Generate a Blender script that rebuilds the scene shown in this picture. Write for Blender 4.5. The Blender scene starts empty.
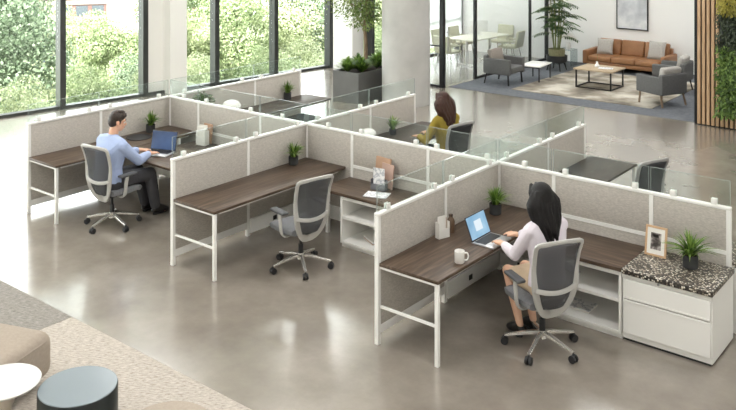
import bpy, bmesh, math, random
from mathutils import Vector as V, Matrix as M
random.seed(11)
R = math.radians
PI = math.pi
S = bpy.context.scene
COL = S.collection

# ------------------------------------------------------------------ materials
MATS = {}


def _new(name):
    m = bpy.data.materials.new(name)
    m.use_nodes = True
    nt = m.node_tree
    nt.nodes.clear()
    out = nt.nodes.new('ShaderNodeOutputMaterial')
    return m, nt, out


def _coords(nt, scale=(1, 1, 1), kind='Object'):
    tc = nt.nodes.new('ShaderNodeTexCoord')
    mp = nt.nodes.new('ShaderNodeMapping')
    mp.inputs['Scale'].default_value = scale
    nt.links.new(tc.outputs[kind], mp.inputs['Vector'])
    return mp.outputs['Vector']


def srgb(r, g, b):
    f = lambda c: (c / 255 / 12.92) if c / 255 <= .04045 else ((c / 255 + .055) / 1.055) ** 2.4
    return (f(r), f(g), f(b), 1)


def mat(name, col, rough=.5, metal=0, var=0, vscale=8, stretch=(1, 1, 1), bump=0, bscale=60, bstretch=None,
        spec=.5, sub=0, emit=None, estr=0, detail=4, sheen=0):
    """principled material with a noise that varies its colour and a noise that bumps it"""
    if name in MATS:
        return MATS[name]
    m, nt, out = _new(name)
    p = nt.nodes.new('ShaderNodeBsdfPrincipled')
    c = srgb(*col)
    p.inputs['Base Color'].default_value = c
    p.inputs['Roughness'].default_value = rough
    p.inputs['Metallic'].default_value = metal
    p.inputs['Specular IOR Level'].default_value = spec
    if sheen:
        p.inputs['Sheen Weight'].default_value = sheen
    if sub:
        p.inputs['Subsurface Weight'].default_value = sub
        p.inputs['Subsurface Radius'].default_value = (.02, .008, .004)
    if emit:
        p.inputs['Emission Color'].default_value = srgb(*emit)
        p.inputs['Emission Strength'].default_value = estr
    nt.links.new(p.outputs[0], out.inputs[0])
    if var:
        n = nt.nodes.new('ShaderNodeTexNoise')
        n.inputs['Scale'].default_value = vscale
        n.inputs['Detail'].default_value = detail
        nt.links.new(_coords(nt, stretch), n.inputs['Vector'])
        r = nt.nodes.new('ShaderNodeValToRGB')
        e = r.color_ramp.elements
        e[0].position, e[1].position = .3, .7
        e[0].color = tuple(max(0, x * (1 - var)) for x in c[:3]) + (1,)
        e[1].color = tuple(min(1, x * (1 + var)) for x in c[:3]) + (1,)
        nt.links.new(n.outputs['Fac'], r.inputs['Fac'])
        nt.links.new(r.outputs['Color'], p.inputs['Base Color'])
    if bump:
        n = nt.nodes.new('ShaderNodeTexNoise')
        n.inputs['Scale'].default_value = bscale
        n.inputs['Detail'].default_value = 3
        nt.links.new(_coords(nt, bstretch or stretch), n.inputs['Vector'])
        b = nt.nodes.new('ShaderNodeBump')
        b.inputs['Strength'].default_value = bump
        b.inputs['Distance'].default_value = .01
        nt.links.new(n.outputs['Fac'], b.inputs['Height'])
        nt.links.new(b.outputs['Normal'], p.inputs['Normal'])
    MATS[name] = m
    return m


def glass_mat(name, tint, refl=.06, opac=0.0, haze=(235, 240, 240)):
    """thin architectural glass: clear transmission, a coat of fresnel reflection, a little haze"""
    m, nt, out = _new(name)
    t = nt.nodes.new('ShaderNodeBsdfTransparent')
    t.inputs[0].default_value = srgb(*tint)
    g = nt.nodes.new('ShaderNodeBsdfGlossy')
    g.inputs['Roughness'].default_value = .03
    fr = nt.nodes.new('ShaderNodeLayerWeight')
    fr.inputs['Blend'].default_value = .5
    pw = nt.nodes.new('ShaderNodeMath'); pw.operation = 'POWER'
    pw.inputs[1].default_value = 4
    nt.links.new(fr.outputs['Facing'], pw.inputs[0])
    ma = nt.nodes.new('ShaderNodeMath'); ma.operation = 'MULTIPLY_ADD'
    ma.inputs[1].default_value = .45
    ma.inputs[2].default_value = refl * .4
    nt.links.new(pw.outputs[0], ma.inputs[0])
    mx = nt.nodes.new('ShaderNodeMixShader')
    nt.links.new(ma.outputs[0], mx.inputs[0])
    nt.links.new(t.outputs[0], mx.inputs[1])
    nt.links.new(g.outputs[0], mx.inputs[2])
    last = mx
    if opac:
        d = nt.nodes.new('ShaderNodeBsdfDiffuse')
        d.inputs[0].default_value = srgb(*haze)
        m2 = nt.nodes.new('ShaderNodeMixShader')
        m2.inputs[0].default_value = opac
        nt.links.new(mx.outputs[0], m2.inputs[1])
        nt.links.new(d.outputs[0], m2.inputs[2])
        last = m2
    nt.links.new(last.outputs[0], out.inputs[0])
    return m


def leaf_mat(name, cols, trans=.35, scale=3.0, rough=.5):
    m, nt, out = _new(name)
    geo = nt.nodes.new('ShaderNodeNewGeometry')
    r = nt.nodes.new('ShaderNodeValToRGB')
    e = r.color_ramp.elements
    e[0].color = srgb(*cols[0])
    e[1].color = srgb(*cols[-1])
    for i, c in enumerate(cols[1:-1]):
        x = e.new((i + 1) / (len(cols) - 1))
        x.color = srgb(*c)
    nt.links.new(geo.outputs['Random Per Island'], r.inputs['Fac'])
    p = nt.nodes.new('ShaderNodeBsdfPrincipled')
    p.inputs['Roughness'].default_value = rough
    tr = nt.nodes.new('ShaderNodeBsdfTranslucent')
    mx = nt.nodes.new('ShaderNodeMixShader')
    mx.inputs[0].default_value = trans
    nt.links.new(r.outputs[0], p.inputs['Base Color'])
    nt.links.new(r.outputs[0], tr.inputs[0])
    nt.links.new(p.outputs[0], mx.inputs[1])
    nt.links.new(tr.outputs[0], mx.inputs[2])
    nt.links.new(mx.outputs[0], out.inputs[0])
    return m


def ramp_tex(name, tex, pts, scale, stretch=(1, 1, 1), rough=.5, spec=.5, bump=0, rough_var=None, setup=None, socket='Fac', detail=5, coat=0):
    """principled material whose colour is one texture through a ramp"""
    m, nt, out = _new(name)
    p = nt.nodes.new('ShaderNodeBsdfPrincipled')
    p.inputs['Roughness'].default_value = rough
    p.inputs['Specular IOR Level'].default_value = spec
    if coat:
        p.inputs['Coat Weight'].default_value = coat
        p.inputs['Coat Roughness'].default_value = .2
    t = nt.nodes.new(tex)
    t.inputs['Scale'].default_value = scale
    if 'Detail' in t.inputs:
        t.inputs['Detail'].default_value = detail
    if setup:
        setup(t)
    nt.links.new(_coords(nt, stretch), t.inputs['Vector'])
    r = nt.nodes.new('ShaderNodeValToRGB')
    e = r.color_ramp.elements
    while len(e) < len(pts):
        e.new(.5)
    for i, (pos, c) in enumerate(pts):
        e[i].position = pos
        e[i].color = srgb(*c)
    nt.links.new(t.outputs[socket], r.inputs['Fac'])
    nt.links.new(r.outputs[0], p.inputs['Base Color'])
    if bump:
        b = nt.nodes.new('ShaderNodeBump')
        b.inputs['Strength'].default_value = bump
        b.inputs['Distance'].default_value = .01
        nt.links.new(t.outputs[socket], b.inputs['Height'])
        nt.links.new(b.outputs[0], p.inputs['Normal'])
    if rough_var:
        n = nt.nodes.new('ShaderNodeTexNoise')
        n.inputs['Scale'].default_value = rough_var[0]
        n.inputs['Detail'].default_value = 4
        nt.links.new(_coords(nt), n.inputs['Vector'])
        mr = nt.nodes.new('ShaderNodeMapRange')
        mr.inputs['To Min'].default_value = rough_var[1]
        mr.inputs['To Max'].default_value = rough_var[2]
        nt.links.new(n.outputs['Fac'], mr.inputs['Value'])
        nt.links.new(mr.outputs[0], p.inputs['Roughness'])
    nt.links.new(p.outputs[0], out.inputs[0])
    return m


FLOOR = ramp_tex('polished_concrete', 'ShaderNodeTexNoise', [(.25, (114, 106, 97)), (.5, (137, 129, 119)), (.75, (160, 152, 142))], .9,
                 rough=.2, spec=.6, rough_var=(1.3, .12, .26), detail=9, coat=.75, setup=lambda t: setattr(t.inputs['Roughness'], 'default_value', .66))
CONC = ramp_tex('raw_concrete', 'ShaderNodeTexNoise', [(.2, (166, 165, 162)), (.55, (186, 185, 182)), (.8, (198, 197, 194))], 1.6,
                rough=.75, spec=.3, bump=.15, detail=9)
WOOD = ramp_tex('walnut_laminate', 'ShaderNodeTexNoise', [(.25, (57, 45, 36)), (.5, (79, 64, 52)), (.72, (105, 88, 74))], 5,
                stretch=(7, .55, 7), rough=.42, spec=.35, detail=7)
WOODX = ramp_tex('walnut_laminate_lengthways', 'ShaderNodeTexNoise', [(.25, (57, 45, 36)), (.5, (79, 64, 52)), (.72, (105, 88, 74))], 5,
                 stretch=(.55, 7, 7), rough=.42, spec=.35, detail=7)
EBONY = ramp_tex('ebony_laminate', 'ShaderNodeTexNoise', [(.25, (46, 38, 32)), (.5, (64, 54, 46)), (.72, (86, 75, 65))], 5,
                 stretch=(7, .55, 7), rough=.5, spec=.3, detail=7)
SLATW = ramp_tex('oak_slats', 'ShaderNodeTexNoise', [(.25, (152, 122, 92)), (.5, (184, 153, 120)), (.75, (204, 176, 143))], 4,
                 stretch=(12, 12, .6), rough=.6, spec=.25, detail=5)
TABW = ramp_tex('weathered_oak', 'ShaderNodeTexNoise', [(.25, (150, 128, 100)), (.5, (176, 156, 128)), (.75, (200, 184, 158))], 4,
                stretch=(1, 8, 8), rough=.5, detail=5)


def _cheb(t):
    t.distance = 'CHEBYCHEV'
    t.inputs['Randomness'].default_value = .55


m_, nt_, out_ = _new('mosaic_chip')
_v = nt_.nodes.new('ShaderNodeTexVoronoi'); _cheb(_v); _v.inputs['Scale'].default_value = 62
_v2 = nt_.nodes.new('ShaderNodeTexVoronoi'); _cheb(_v2); _v2.feature = 'F1'; _v2.inputs['Scale'].default_value = 62
_c = _coords(nt_)
nt_.links.new(_c, _v.inputs['Vector']); nt_.links.new(_c, _v2.inputs['Vector'])
_sep = nt_.nodes.new('ShaderNodeSeparateColor'); nt_.links.new(_v.outputs['Color'], _sep.inputs[0])
_r = nt_.nodes.new('ShaderNodeValToRGB'); _r.color_ramp.interpolation = 'CONSTANT'
_e = _r.color_ramp.elements
_e[0].color = srgb(52, 47, 42); _e[1].position = .3; _e[1].color = srgb(84, 76, 66)
for pos, c in ((.5, (120, 110, 96)), (.68, (196, 188, 172)), (.86, (228, 224, 212))):
    x = _e.new(pos); x.color = srgb(*c)
nt_.links.new(_sep.outputs[0], _r.inputs[0])
_r2 = nt_.nodes.new('ShaderNodeValToRGB'); _r2.color_ramp.interpolation = 'CONSTANT'
_r2.color_ramp.elements[0].color = (1, 1, 1, 1); _r2.color_ramp.elements[1].position = .43; _r2.color_ramp.elements[1].color = (0, 0, 0, 1)
nt_.links.new(_v2.outputs['Distance'], _r2.inputs[0])
_mx = nt_.nodes.new('ShaderNodeMix'); _mx.data_type = 'RGBA'
_mx.inputs['A'].default_value = srgb(40, 36, 32)
nt_.links.new(_r2.outputs[0], _mx.inputs['Factor']); nt_.links.new(_r.outputs[0], _mx.inputs['B'])
_p = nt_.nodes.new('ShaderNodeBsdfPrincipled'); _p.inputs['Roughness'].default_value = .4
nt_.links.new(_mx.outputs['Result'], _p.inputs['Base Color']); nt_.links.new(_p.outputs[0], out_.inputs[0])
MOSAIC = m_

PANEL = mat('panel_tweed', (192, 186, 178), .9, var=.16, vscale=38, stretch=(1, 1, 3.4), bump=.6, bscale=120, spec=.2, detail=6)
WHITE = mat('white_powder_coat', (238, 237, 233), .4)
WALLP = mat('white_paint', (240, 239, 236), .8, bump=.03, bscale=40, spec=.3)
CEILM = mat('ceiling_paint', (235, 235, 233), .9)
DARKM = mat('dark_anodised', (62, 64, 63), .4, metal=.3)
BLACKM = mat('black_steel', (28, 28, 29), .4, metal=.3)
BLACKP = mat('black_plastic', (34, 34, 36), .5)
CHARC = mat('charcoal_plastic', (74, 75, 78), .55)
GREYF = mat('grey_chair_frame', (180, 178, 174), .4)
SEATF = mat('seat_fabric', (122, 123, 126), .9, var=.1, vscale=60, bump=.3, bscale=200, spec=.2)
ALU = mat('polished_aluminium', (222, 219, 213), .22, metal=.75)
STEEL = mat('brushed_steel', (170, 170, 170), .3, metal=1)
DSEAT = mat('black_seat_fabric', (52, 53, 56), .9, bump=.3, bscale=200)
LAPT = mat('laptop_silver', (196, 197, 199), .35, metal=.6)
CERAM = mat('white_ceramic', (240, 238, 234), .25)
POTM = mat('dark_pot', (52, 53, 54), .6, var=.12, vscale=20)
SOIL = mat('soil', (58, 46, 36), .95, var=.4, vscale=60, bump=.8, bscale=80)
PLANTER = mat('planter_composite', (92, 92, 90), .6, var=.1, vscale=3)
PAPER = mat('paper', (240, 238, 232), .8)
KRAFT = mat('kraft_board', (186, 152, 126), .8, var=.06, vscale=9)
PINKB = mat('rose_board', (190, 160, 146), .8, var=.05, vscale=9)
GREYH = mat('grey_file_holder', (120, 122, 128), .5)
LEATH = mat('tan_leather', (150, 106, 70), .45, var=.12, vscale=5, bump=.15, bscale=60)
GREYU = mat('grey_upholstery', (102, 102, 101), .9, var=.08, vscale=30, bump=.3, bscale=120, spec=.2)
TAUPEU = mat('taupe_upholstery', (148, 140, 132), .9, var=.08, vscale=30, bump=.3, bscale=120, spec=.2)
PILLOW = mat('pale_grey_weave', (178, 174, 168), .95, var=.12, vscale=40, bump=.4, bscale=90, spec=.2)
BEIGEU = mat('beige_boucle', (168, 156, 143), .95, var=.06, vscale=40, bump=.5, bscale=160, spec=.2)
OLIVEU = mat('pale_olive_upholstery', (196, 194, 170), .85, bump=.2, bscale=120)
CREAMT = mat('cream_laminate', (222, 220, 204), .4)
BARK = mat('bark', (128, 108, 88), .9, var=.3, vscale=14, stretch=(3, 3, .6), bump=.8, bscale=40)
CANE = mat('green_cane', (112, 120, 66), .6, var=.2, vscale=14)
SKIN = mat('skin', (216, 168, 140), .5, sub=.08, var=.04, vscale=12)
SKINW = mat('skin_fair', (224, 180, 152), .5, sub=.08, var=.04, vscale=12)
LIP = mat('lip', (176, 104, 94), .5)
EYEW = mat('eye_white', (236, 234, 228), .25)
IRIS = mat('iris', (48, 34, 26), .25)
HAIRB = mat('black_hair', (20, 17, 17), .5, spec=.3, var=.4, vscale=30, stretch=(3, 3, .35), bump=.8, bscale=70)
HAIRD = mat('dark_brown_hair', (48, 36, 29), .5, var=.35, vscale=40, bump=.7, bscale=90)
HAIRR = mat('chestnut_hair', (62, 40, 31), .5, spec=.3, var=.4, vscale=30, stretch=(3, 3, .35), bump=.8, bscale=70)
SHIRT = mat('light_blue_cotton', (163, 178, 212), .85, var=.06, vscale=9, bump=.5, bscale=14)
BLOUSE = mat('lavender_white_cotton', (222, 214, 222), .85, var=.05, vscale=9, bump=.5, bscale=14)
OLIVET = mat('olive_mustard_knit', (140, 122, 44), .95, var=.08, vscale=12, bump=.4, bscale=30)
TROUS = mat('charcoal_trousers', (66, 66, 70), .9, var=.08, vscale=12, bump=.4, bscale=16)
BEIGES = mat('beige_linen', (206, 184, 156), .9, var=.06, vscale=12, bump=.3, bscale=16)
DENIM = mat('dark_denim', (52, 58, 72), .9)
SHOEM = mat('black_leather', (26, 24, 24), .35)
LABELM = mat('artwork_paper', (232, 232, 230), .8)

WINGL = glass_mat('window_glass', (250, 253, 251), .05)
SCRGL = glass_mat('screen_glass', (249, 252, 251), .05, .02, (214, 232, 228))
SCREDGE = glass_mat('screen_glass_edge', (232, 238, 236), .15, .3, (212, 220, 218))
PARTGL = glass_mat('partition_glass', (250, 252, 253), .06, .04, (226, 232, 236))
CLEARGL = glass_mat('clear_acrylic', (236, 242, 242), .12, .12, (226, 232, 234))

BLADE = leaf_mat('blade_green', [(58, 86, 34), (84, 118, 48), (118, 150, 66), (150, 176, 90)], .3)
BLADED = leaf_mat('blade_deep_green', [(44, 66, 30), (66, 94, 42), (92, 120, 58)], .3)
TREEA = leaf_mat('tree_leaf_fresh', [(98, 114, 78), (122, 138, 96), (146, 158, 116), (168, 176, 142)], .3)
TREEB = leaf_mat('tree_leaf_deep', [(76, 92, 70), (96, 114, 88), (118, 134, 108), (142, 154, 132)], .3)
TREEC = leaf_mat('tree_leaf_pale', [(124, 136, 98), (146, 156, 116), (164, 172, 136), (182, 188, 158)], .3)
INTREE = leaf_mat('indoor_tree_leaf', [(76, 98, 44), (104, 128, 62), (136, 156, 88), (164, 178, 116)], .35)
PALM = leaf_mat('palm_leaf', [(40, 64, 32), (60, 88, 44), (84, 112, 58)], .25)
MOSS = leaf_mat('wall_leaf_green', [(52, 74, 30), (76, 104, 42), (100, 128, 56), (122, 148, 70)], .25)
MOSSY = leaf_mat('wall_leaf_yellow', [(128, 124, 46), (158, 150, 60), (182, 172, 80)], .25)
MOSSD = leaf_mat('wall_leaf_dark', [(34, 46, 28), (50, 62, 40), (66, 76, 52)], .2)
BLOOM = leaf_mat('white_petal', [(238, 236, 230), (250, 248, 244)], .3)
GRASS = mat('lawn', (112, 120, 90), .95, var=.25, vscale=2, bump=.6, bscale=30)
BRICKM = mat('rose_brick', (92, 68, 64), .9, var=.1, vscale=6)
STONEM = mat('pale_stone', (112, 106, 102), .85)
BGLASS = mat('tinted_window', (52, 60, 66), .15)


def tex_color_mat(name, build):
    m, nt, out = _new(name)
    p = nt.nodes.new('ShaderNodeBsdfPrincipled')
    nt.links.new(p.outputs[0], out.inputs[0])
    build(nt, p)
    return m


def _mesh_back(nt, p):
    p.inputs['Base Color'].default_value = srgb(86, 87, 90)
    p.inputs['Roughness'].default_value = .8
    t = nt.nodes.new('ShaderNodeBsdfTransparent')
    mx = nt.nodes.new('ShaderNodeMixShader')
    mx.inputs[0].default_value = .3
    out = [n for n in nt.nodes if n.type == 'OUTPUT_MATERIAL'][0]
    nt.links.new(p.outputs[0], mx.inputs[1])
    nt.links.new(t.outputs[0], mx.inputs[2])
    nt.links.new(mx.outputs[0], out.inputs[0])


MESHB = tex_color_mat('mesh_back_net', _mesh_back)


def _rug(c1, c2, c3, ang):
    def f(nt, p):
        tc = nt.nodes.new('ShaderNodeTexCoord')
        mp = nt.nodes.new('ShaderNodeMapping')
        mp.vector_type = 'TEXTURE'
        mp.inputs['Rotation'].default_value = (0, 0, R(40))
        mp.inputs['Scale'].default_value = (1 / 14, 1 / 70, 1)
        nt.links.new(tc.outputs['Object'], mp.inputs['Vector'])
        n = nt.nodes.new('ShaderNodeTexNoise')
        n.inputs['Scale'].default_value = 1.4
        n.inputs['Detail'].default_value = 4
        n.inputs['Roughness'].default_value = .75
        nt.links.new(mp.outputs[0], n.inputs['Vector'])
        r = nt.nodes.new('ShaderNodeValToRGB')
        e = r.color_ramp.elements
        e[0].position, e[1].position = .34, .66
        e[0].color, e[1].color = srgb(*c1), srgb(*c3)
        x = e.new(.5); x.color = srgb(*c2)
        nt.links.new(n.outputs['Fac'], r.inputs[0])
        nt.links.new(r.outputs[0], p.inputs['Base Color'])
        b = nt.nodes.new('ShaderNodeBump')
        b.inputs['Strength'].default_value = .7
        b.inputs['Distance'].default_value = .01
        nt.links.new(n.outputs['Fac'], b.inputs['Height'])
        nt.links.new(b.outputs[0], p.inputs['Normal'])
        p.inputs['Roughness'].default_value = .95
        p.inputs['Specular IOR Level'].default_value = .15
    return f


RUGC = tex_color_mat('cream_loop_pile', _rug((138, 129, 119), (182, 173, 163), (208, 201, 192), 0))
RUGG = tex_color_mat('grey_loop_pile', _rug((108, 104, 99), (142, 137, 131), (172, 167, 160), 0))
RUGL = ramp_tex('faded_lounge_pile', 'ShaderNodeTexNoise', [(.34, (112, 105, 95)), (.5, (158, 150, 137)), (.64, (204, 198, 186))], 1.5,
                rough=.95, spec=.15, detail=8)
CARPET = mat('slate_carpet', (104, 107, 112), .95, var=.18, vscale=14, bump=.5, bscale=120, spec=.15, detail=8)
ART = ramp_tex('watercolour_wash', 'ShaderNodeTexNoise', [(.40, (232, 233, 234)), (.5, (204, 207, 211)), (.62, (176, 180, 186))], 1.6, rough=.8, detail=6)


def screen_mat(name, c1, c2, strength):
    def f(nt, p):
        tc = nt.nodes.new('ShaderNodeTexCoord')
        n = nt.nodes.new('ShaderNodeTexNoise')
        n.inputs['Scale'].default_value = 5
        nt.links.new(tc.outputs['Object'], n.inputs['Vector'])
        r = nt.nodes.new('ShaderNodeValToRGB')
        r.color_ramp.elements[0].position, r.color_ramp.elements[1].position = .3, .7
        r.color_ramp.elements[0].color, r.color_ramp.elements[1].color = srgb(*c1), srgb(*c2)
        nt.links.new(n.outputs['Fac'], r.inputs[0])
        nt.links.new(r.outputs[0], p.inputs['Emission Color'])
        p.inputs['Emission Strength'].default_value = strength
        p.inputs['Base Color'].default_value = (.02, .02, .025, 1)
        p.inputs['Roughness'].default_value = .15
    return f


SCRB = tex_color_mat('screen_light_blue', screen_mat('a', (120, 170, 206), (168, 206, 230), .75))
SCRD = tex_color_mat('screen_deep_blue', screen_mat('a', (52, 74, 112), (82, 108, 150), .6))
SCRW = mat('screen_window', (20, 20, 20), .2, emit=(224, 236, 244), estr=.8)


# ------------------------------------------------------------------ mesh helpers
class MB:
    def __init__(self):
        self.bm = bmesh.new()

    def _merge(self, b, mtx=None):
        if mtx is not None:
            b.transform(mtx)
        me = bpy.data.meshes.new('t')
        b.to_mesh(me)
        b.free()
        self.bm.from_mesh(me)
        bpy.data.meshes.remove(me)
        return self

    def box(self, x0, y0, z0, x1, y1, z1, bev=0, seg=2, mtx=None):
        b = bmesh.new()
        bmesh.ops.create_cube(b, size=1)
        for v in b.verts:
            v.co = V(((v.co.x + .5) * (x1 - x0) + x0, (v.co.y + .5) * (y1 - y0) + y0, (v.co.z + .5) * (z1 - z0) + z0))
        if bev:
            bmesh.ops.bevel(b, geom=list(b.edges), offset=bev, segments=seg, affect='EDGES', profile=.5)
        return self._merge(b, mtx)

    def cone(self, p0, p1, r0, r1=None, n=16, caps=True):
        p0, p1 = V(p0), V(p1)
        d = p1 - p0
        b = bmesh.new()
        bmesh.ops.create_cone(b, cap_ends=caps, segments=n, radius1=r0, radius2=r0 if r1 is None else r1, depth=d.length)
        q = V((0, 0, 1)).rotation_difference(d.normalized())
        return self._merge(b, M.Translation((p0 + p1) / 2) @ q.to_matrix().to_4x4())

    def bar(self, p0, p1, w, t, up=(0, 0, 1)):
        """rectangular bar from p0 to p1"""
        p0, p1 = V(p0), V(p1)
        d = p1 - p0
        z = d.normalized()
        u = V(up)
        if abs(z.dot(u)) > .98:
            u = V((0, 1, 0))
        x = z.cross(u).normalized()
        y = z.cross(x)
        m = M((x, y, z)).transposed().to_4x4()
        m.translation = p0
        return self.box(-w / 2, -t / 2, 0, w / 2, t / 2, d.length, mtx=m)

    def sphere(self, c, r, sub=2, mtx=None):
        b = bmesh.new()
        bmesh.ops.create_icosphere(b, subdivisions=sub, radius=1)
        rr = (r, r, r) if isinstance(r, (int, float)) else r
        m = M.Translation(V(c)) @ M.Diagonal((*rr, 1))
        if mtx is not None:
            m = mtx @ m
        return self._merge(b, m)

    def hull(self, pts):
        """convex hull of spheres: [(centre, radius)]"""
        b = bmesh.new()
        for c, r in pts:
            bmesh.ops.create_icosphere(b, subdivisions=2, radius=r, matrix=M.Translation(V(c)))
        res = bmesh.ops.convex_hull(b, input=list(b.verts))
        junk = [g for g in res['geom_interior'] if isinstance(g, bmesh.types.BMVert)]
        bmesh.ops.delete(b, geom=junk, context='VERTS')
        bmesh.ops.delete(b, geom=[v for v in b.verts if not v.link_faces], context='VERTS')
        return self._merge(b)

    def lathe(self, prof, n=28, c=(0, 0, 0), mtx=None):
        b = bmesh.new()
        rings = []
        for r, z in prof:
            if r < 1e-5:
                rings.append([b.verts.new((0, 0, z))])
            else:
                rings.append([b.verts.new((r * math.cos(2 * PI * k / n), r * math.sin(2 * PI * k / n), z)) for k in range(n)])
        for a, d in zip(rings, rings[1:]):
            for k in range(n):
                l = (k + 1) % n
                if len(a) == 1 and len(d) > 1:
                    b.faces.new((a[0], d[l], d[k]))
                elif len(d) == 1 and len(a) > 1:
                    b.faces.new((a[k], a[l], d[0]))
                elif len(a) > 1:
                    b.faces.new((a[k], a[l], d[l], d[k]))
        bmesh.ops.recalc_face_normals(b, faces=list(b.faces))
        m = M.Translation(V(c))
        if mtx is not None:
            m = mtx @ m
        return self._merge(b, m)

    def sweep(self, path, w, t, side=(1, 0, 0), n=10, closed=False, power=.5):
        """sweep a rounded cross-section (w across 'side', t the other way) along a path; w, t numbers or lists"""
        P = [V(p) for p in path]
        k = len(P)
        wl = w if isinstance(w, (list, tuple)) else [w] * k
        tl = t if isinstance(t, (list, tuple)) else [t] * k
        b = bmesh.new()
        rings = []
        for i, p in enumerate(P):
            if closed:
                tg = P[(i + 1) % k] - P[i - 1]
            else:
                tg = P[min(i + 1, k - 1)] - P[max(i - 1, 0)]
            tg.normalize()
            s = V(side(i) if callable(side) else side)
            s = (s - tg * s.dot(tg))
            if s.length < 1e-4:
                s = tg.orthogonal()
            s.normalize()
            u = tg.cross(s)
            ring = []
            for j in range(n):
                a = 2 * PI * j / n
                ca, sa = math.cos(a), math.sin(a)
                ca = math.copysign(abs(ca) ** power, ca)
                sa = math.copysign(abs(sa) ** power, sa)
                ring.append(b.verts.new(p + s * (ca * wl[i] / 2) + u * (sa * tl[i] / 2)))
            rings.append(ring)
        pairs = list(zip(rings, rings[1:])) + ([(rings[-1], rings[0])] if closed else [])
        for a, d in pairs:
            for j in range(n):
                l = (j + 1) % n
                b.faces.new((a[j], a[l], d[l], d[j]))
        if not closed:
            b.faces.new(rings[0][::-1])
            b.faces.new(rings[-1])
        bmesh.ops.recalc_face_normals(b, faces=list(b.faces))
        return self._merge(b)

    def tube(self, path, r, n=8):
        rr = [2 * x for x in r] if isinstance(r, (list, tuple)) else 2 * r
        return self.sweep(path, rr, rr, side=(.577, .577, .578), n=n, power=1)

    def quadstrip(self, ctr, wid, side):
        """flat ribbon along ctr points with widths"""
        vs = []
        for i, (p, w) in enumerate(zip(ctr, wid)):
            s = V(side).normalized() * w / 2
            vs.append((self.bm.verts.new(V(p) - s), self.bm.verts.new(V(p) + s)))
        for a, c in zip(vs, vs[1:]):
            self.bm.faces.new((a[0], a[1], c[1], c[0]))
        return self

    def leaf(self, p, d, n, ln, w):
        """one pointed folded leaf: start p, direction d, normal n"""
        d = V(d).normalized()
        s = d.cross(V(n))
        if s.length < 1e-3:
            s = d.orthogonal()
        s.normalize()
        n2 = s.cross(d)
        p = V(p)
        a = self.bm.verts.new(p)
        m = p + d * ln * .5 - n2 * ln * .04
        b1 = self.bm.verts.new(m + s * w / 2 + n2 * w * .12)
        b2 = self.bm.verts.new(m - s * w / 2 + n2 * w * .12)
        c = self.bm.verts.new(p + d * ln - n2 * ln * .1)
        self.bm.faces.new((a, b1, c))
        self.bm.faces.new((a, c, b2))
        return self

    def mesh(self, name, smooth=True):
        me = bpy.data.meshes.new(name)
        self.bm.to_mesh(me)
        self.bm.free()
        if smooth:
            me.polygons.foreach_set('use_smooth', [True] * len(me.polygons))
            try:
                me.set_sharp_from_angle(angle=R(38))
            except Exception:
                pass
        return me

    def build(self, name, material, parent=None, loc=None, rz=None, smooth=True):
        me = self.mesh(name, smooth)
        return link(name, me, material, parent, loc, rz)


def link(name, me, material, parent=None, loc=None, rz=None):
    o = bpy.data.objects.new(name, me)
    for m in (material if isinstance(material, (list, tuple)) else [material]):
        me.materials.append(m)
    COL.objects.link(o)
    if parent is not None:
        o.parent = parent
    if loc is not None:
        o.location = loc
    if rz is not None:
        o.rotation_euler = (0, 0, rz)
    return o


def tag(o, label=None, cat=None, group=None, kind=None):
    if label: o['label'] = label
    if cat: o['category'] = cat
    if group: o['group'] = group
    if kind: o['kind'] = kind
    return o


def thing(name, label, cat, loc=(0, 0, 0), rz=0, group=None):
    o = bpy.data.objects.new(name, None)
    o.empty_display_size = .1
    COL.objects.link(o)
    o.location = loc
    o.rotation_euler = (0, 0, rz)
    return tag(o, label, cat, group)


KIDS = {}


def copy_tree(o, parent=None):
    c = o.copy()
    COL.objects.link(c)
    if parent is not None:
        c.parent = parent
    for ch in list(o.children):
        copy_tree(ch, c)
    return c


def place(proto, loc, rz, label, group=None, first=False):
    o = proto if first else copy_tree(proto)
    o.location = loc
    o.rotation_euler = (0, 0, rz)
    o['label'] = label
    if group: o['group'] = group
    return o


def smooth_path(pts, sub=4, closed=False):
    P = [V(p) for p in pts]
    n = len(P)
    out = []
    rng = range(n if closed else n - 1)
    for i in rng:
        p0 = P[i - 1] if (closed or i > 0) else P[0] * 2 - P[1]
        p1, p2 = P[i], P[(i + 1) % n]
        p3 = P[(i + 2) % n] if (closed or i + 2 < n) else P[-1] * 2 - P[-2]
        for s in range(sub):
            t = s / sub
            out.append(.5 * ((2 * p1) + (p2 - p0) * t + (2 * p0 - 5 * p1 + 4 * p2 - p3) * t * t + (3 * p1 - p0 - 3 * p2 + p3) * t ** 3))
    if not closed:
        out.append(P[-1])
    return out


def remesh(mb, name, voxel, smooth_it=4, factor=.5):
    """weld the shapes of mb into one continuous surface"""
    me = mb.mesh(name, False)
    o = bpy.data.objects.new('tmp', me)
    COL.objects.link(o)
    r = o.modifiers.new('r', 'REMESH')
    r.mode = 'VOXEL'
    r.voxel_size = voxel
    s = o.modifiers.new('s', 'SMOOTH')
    s.iterations = smooth_it
    s.factor = factor
    dg = bpy.context.evaluated_depsgraph_get()
    res = bpy.data.meshes.new_from_object(o.evaluated_get(dg))
    bpy.data.objects.remove(o)
    bpy.data.meshes.remove(me)
    res.name = name
    res.polygons.foreach_set('use_smooth', [True] * len(res.polygons))
    return res


def struct(name, mb, material, parent=None, smooth=False, loc=None, rz=None):
    o = mb.build(name, material, parent, loc, rz, smooth)
    if parent is None:
        o['kind'] = 'structure'
    return o


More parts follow.
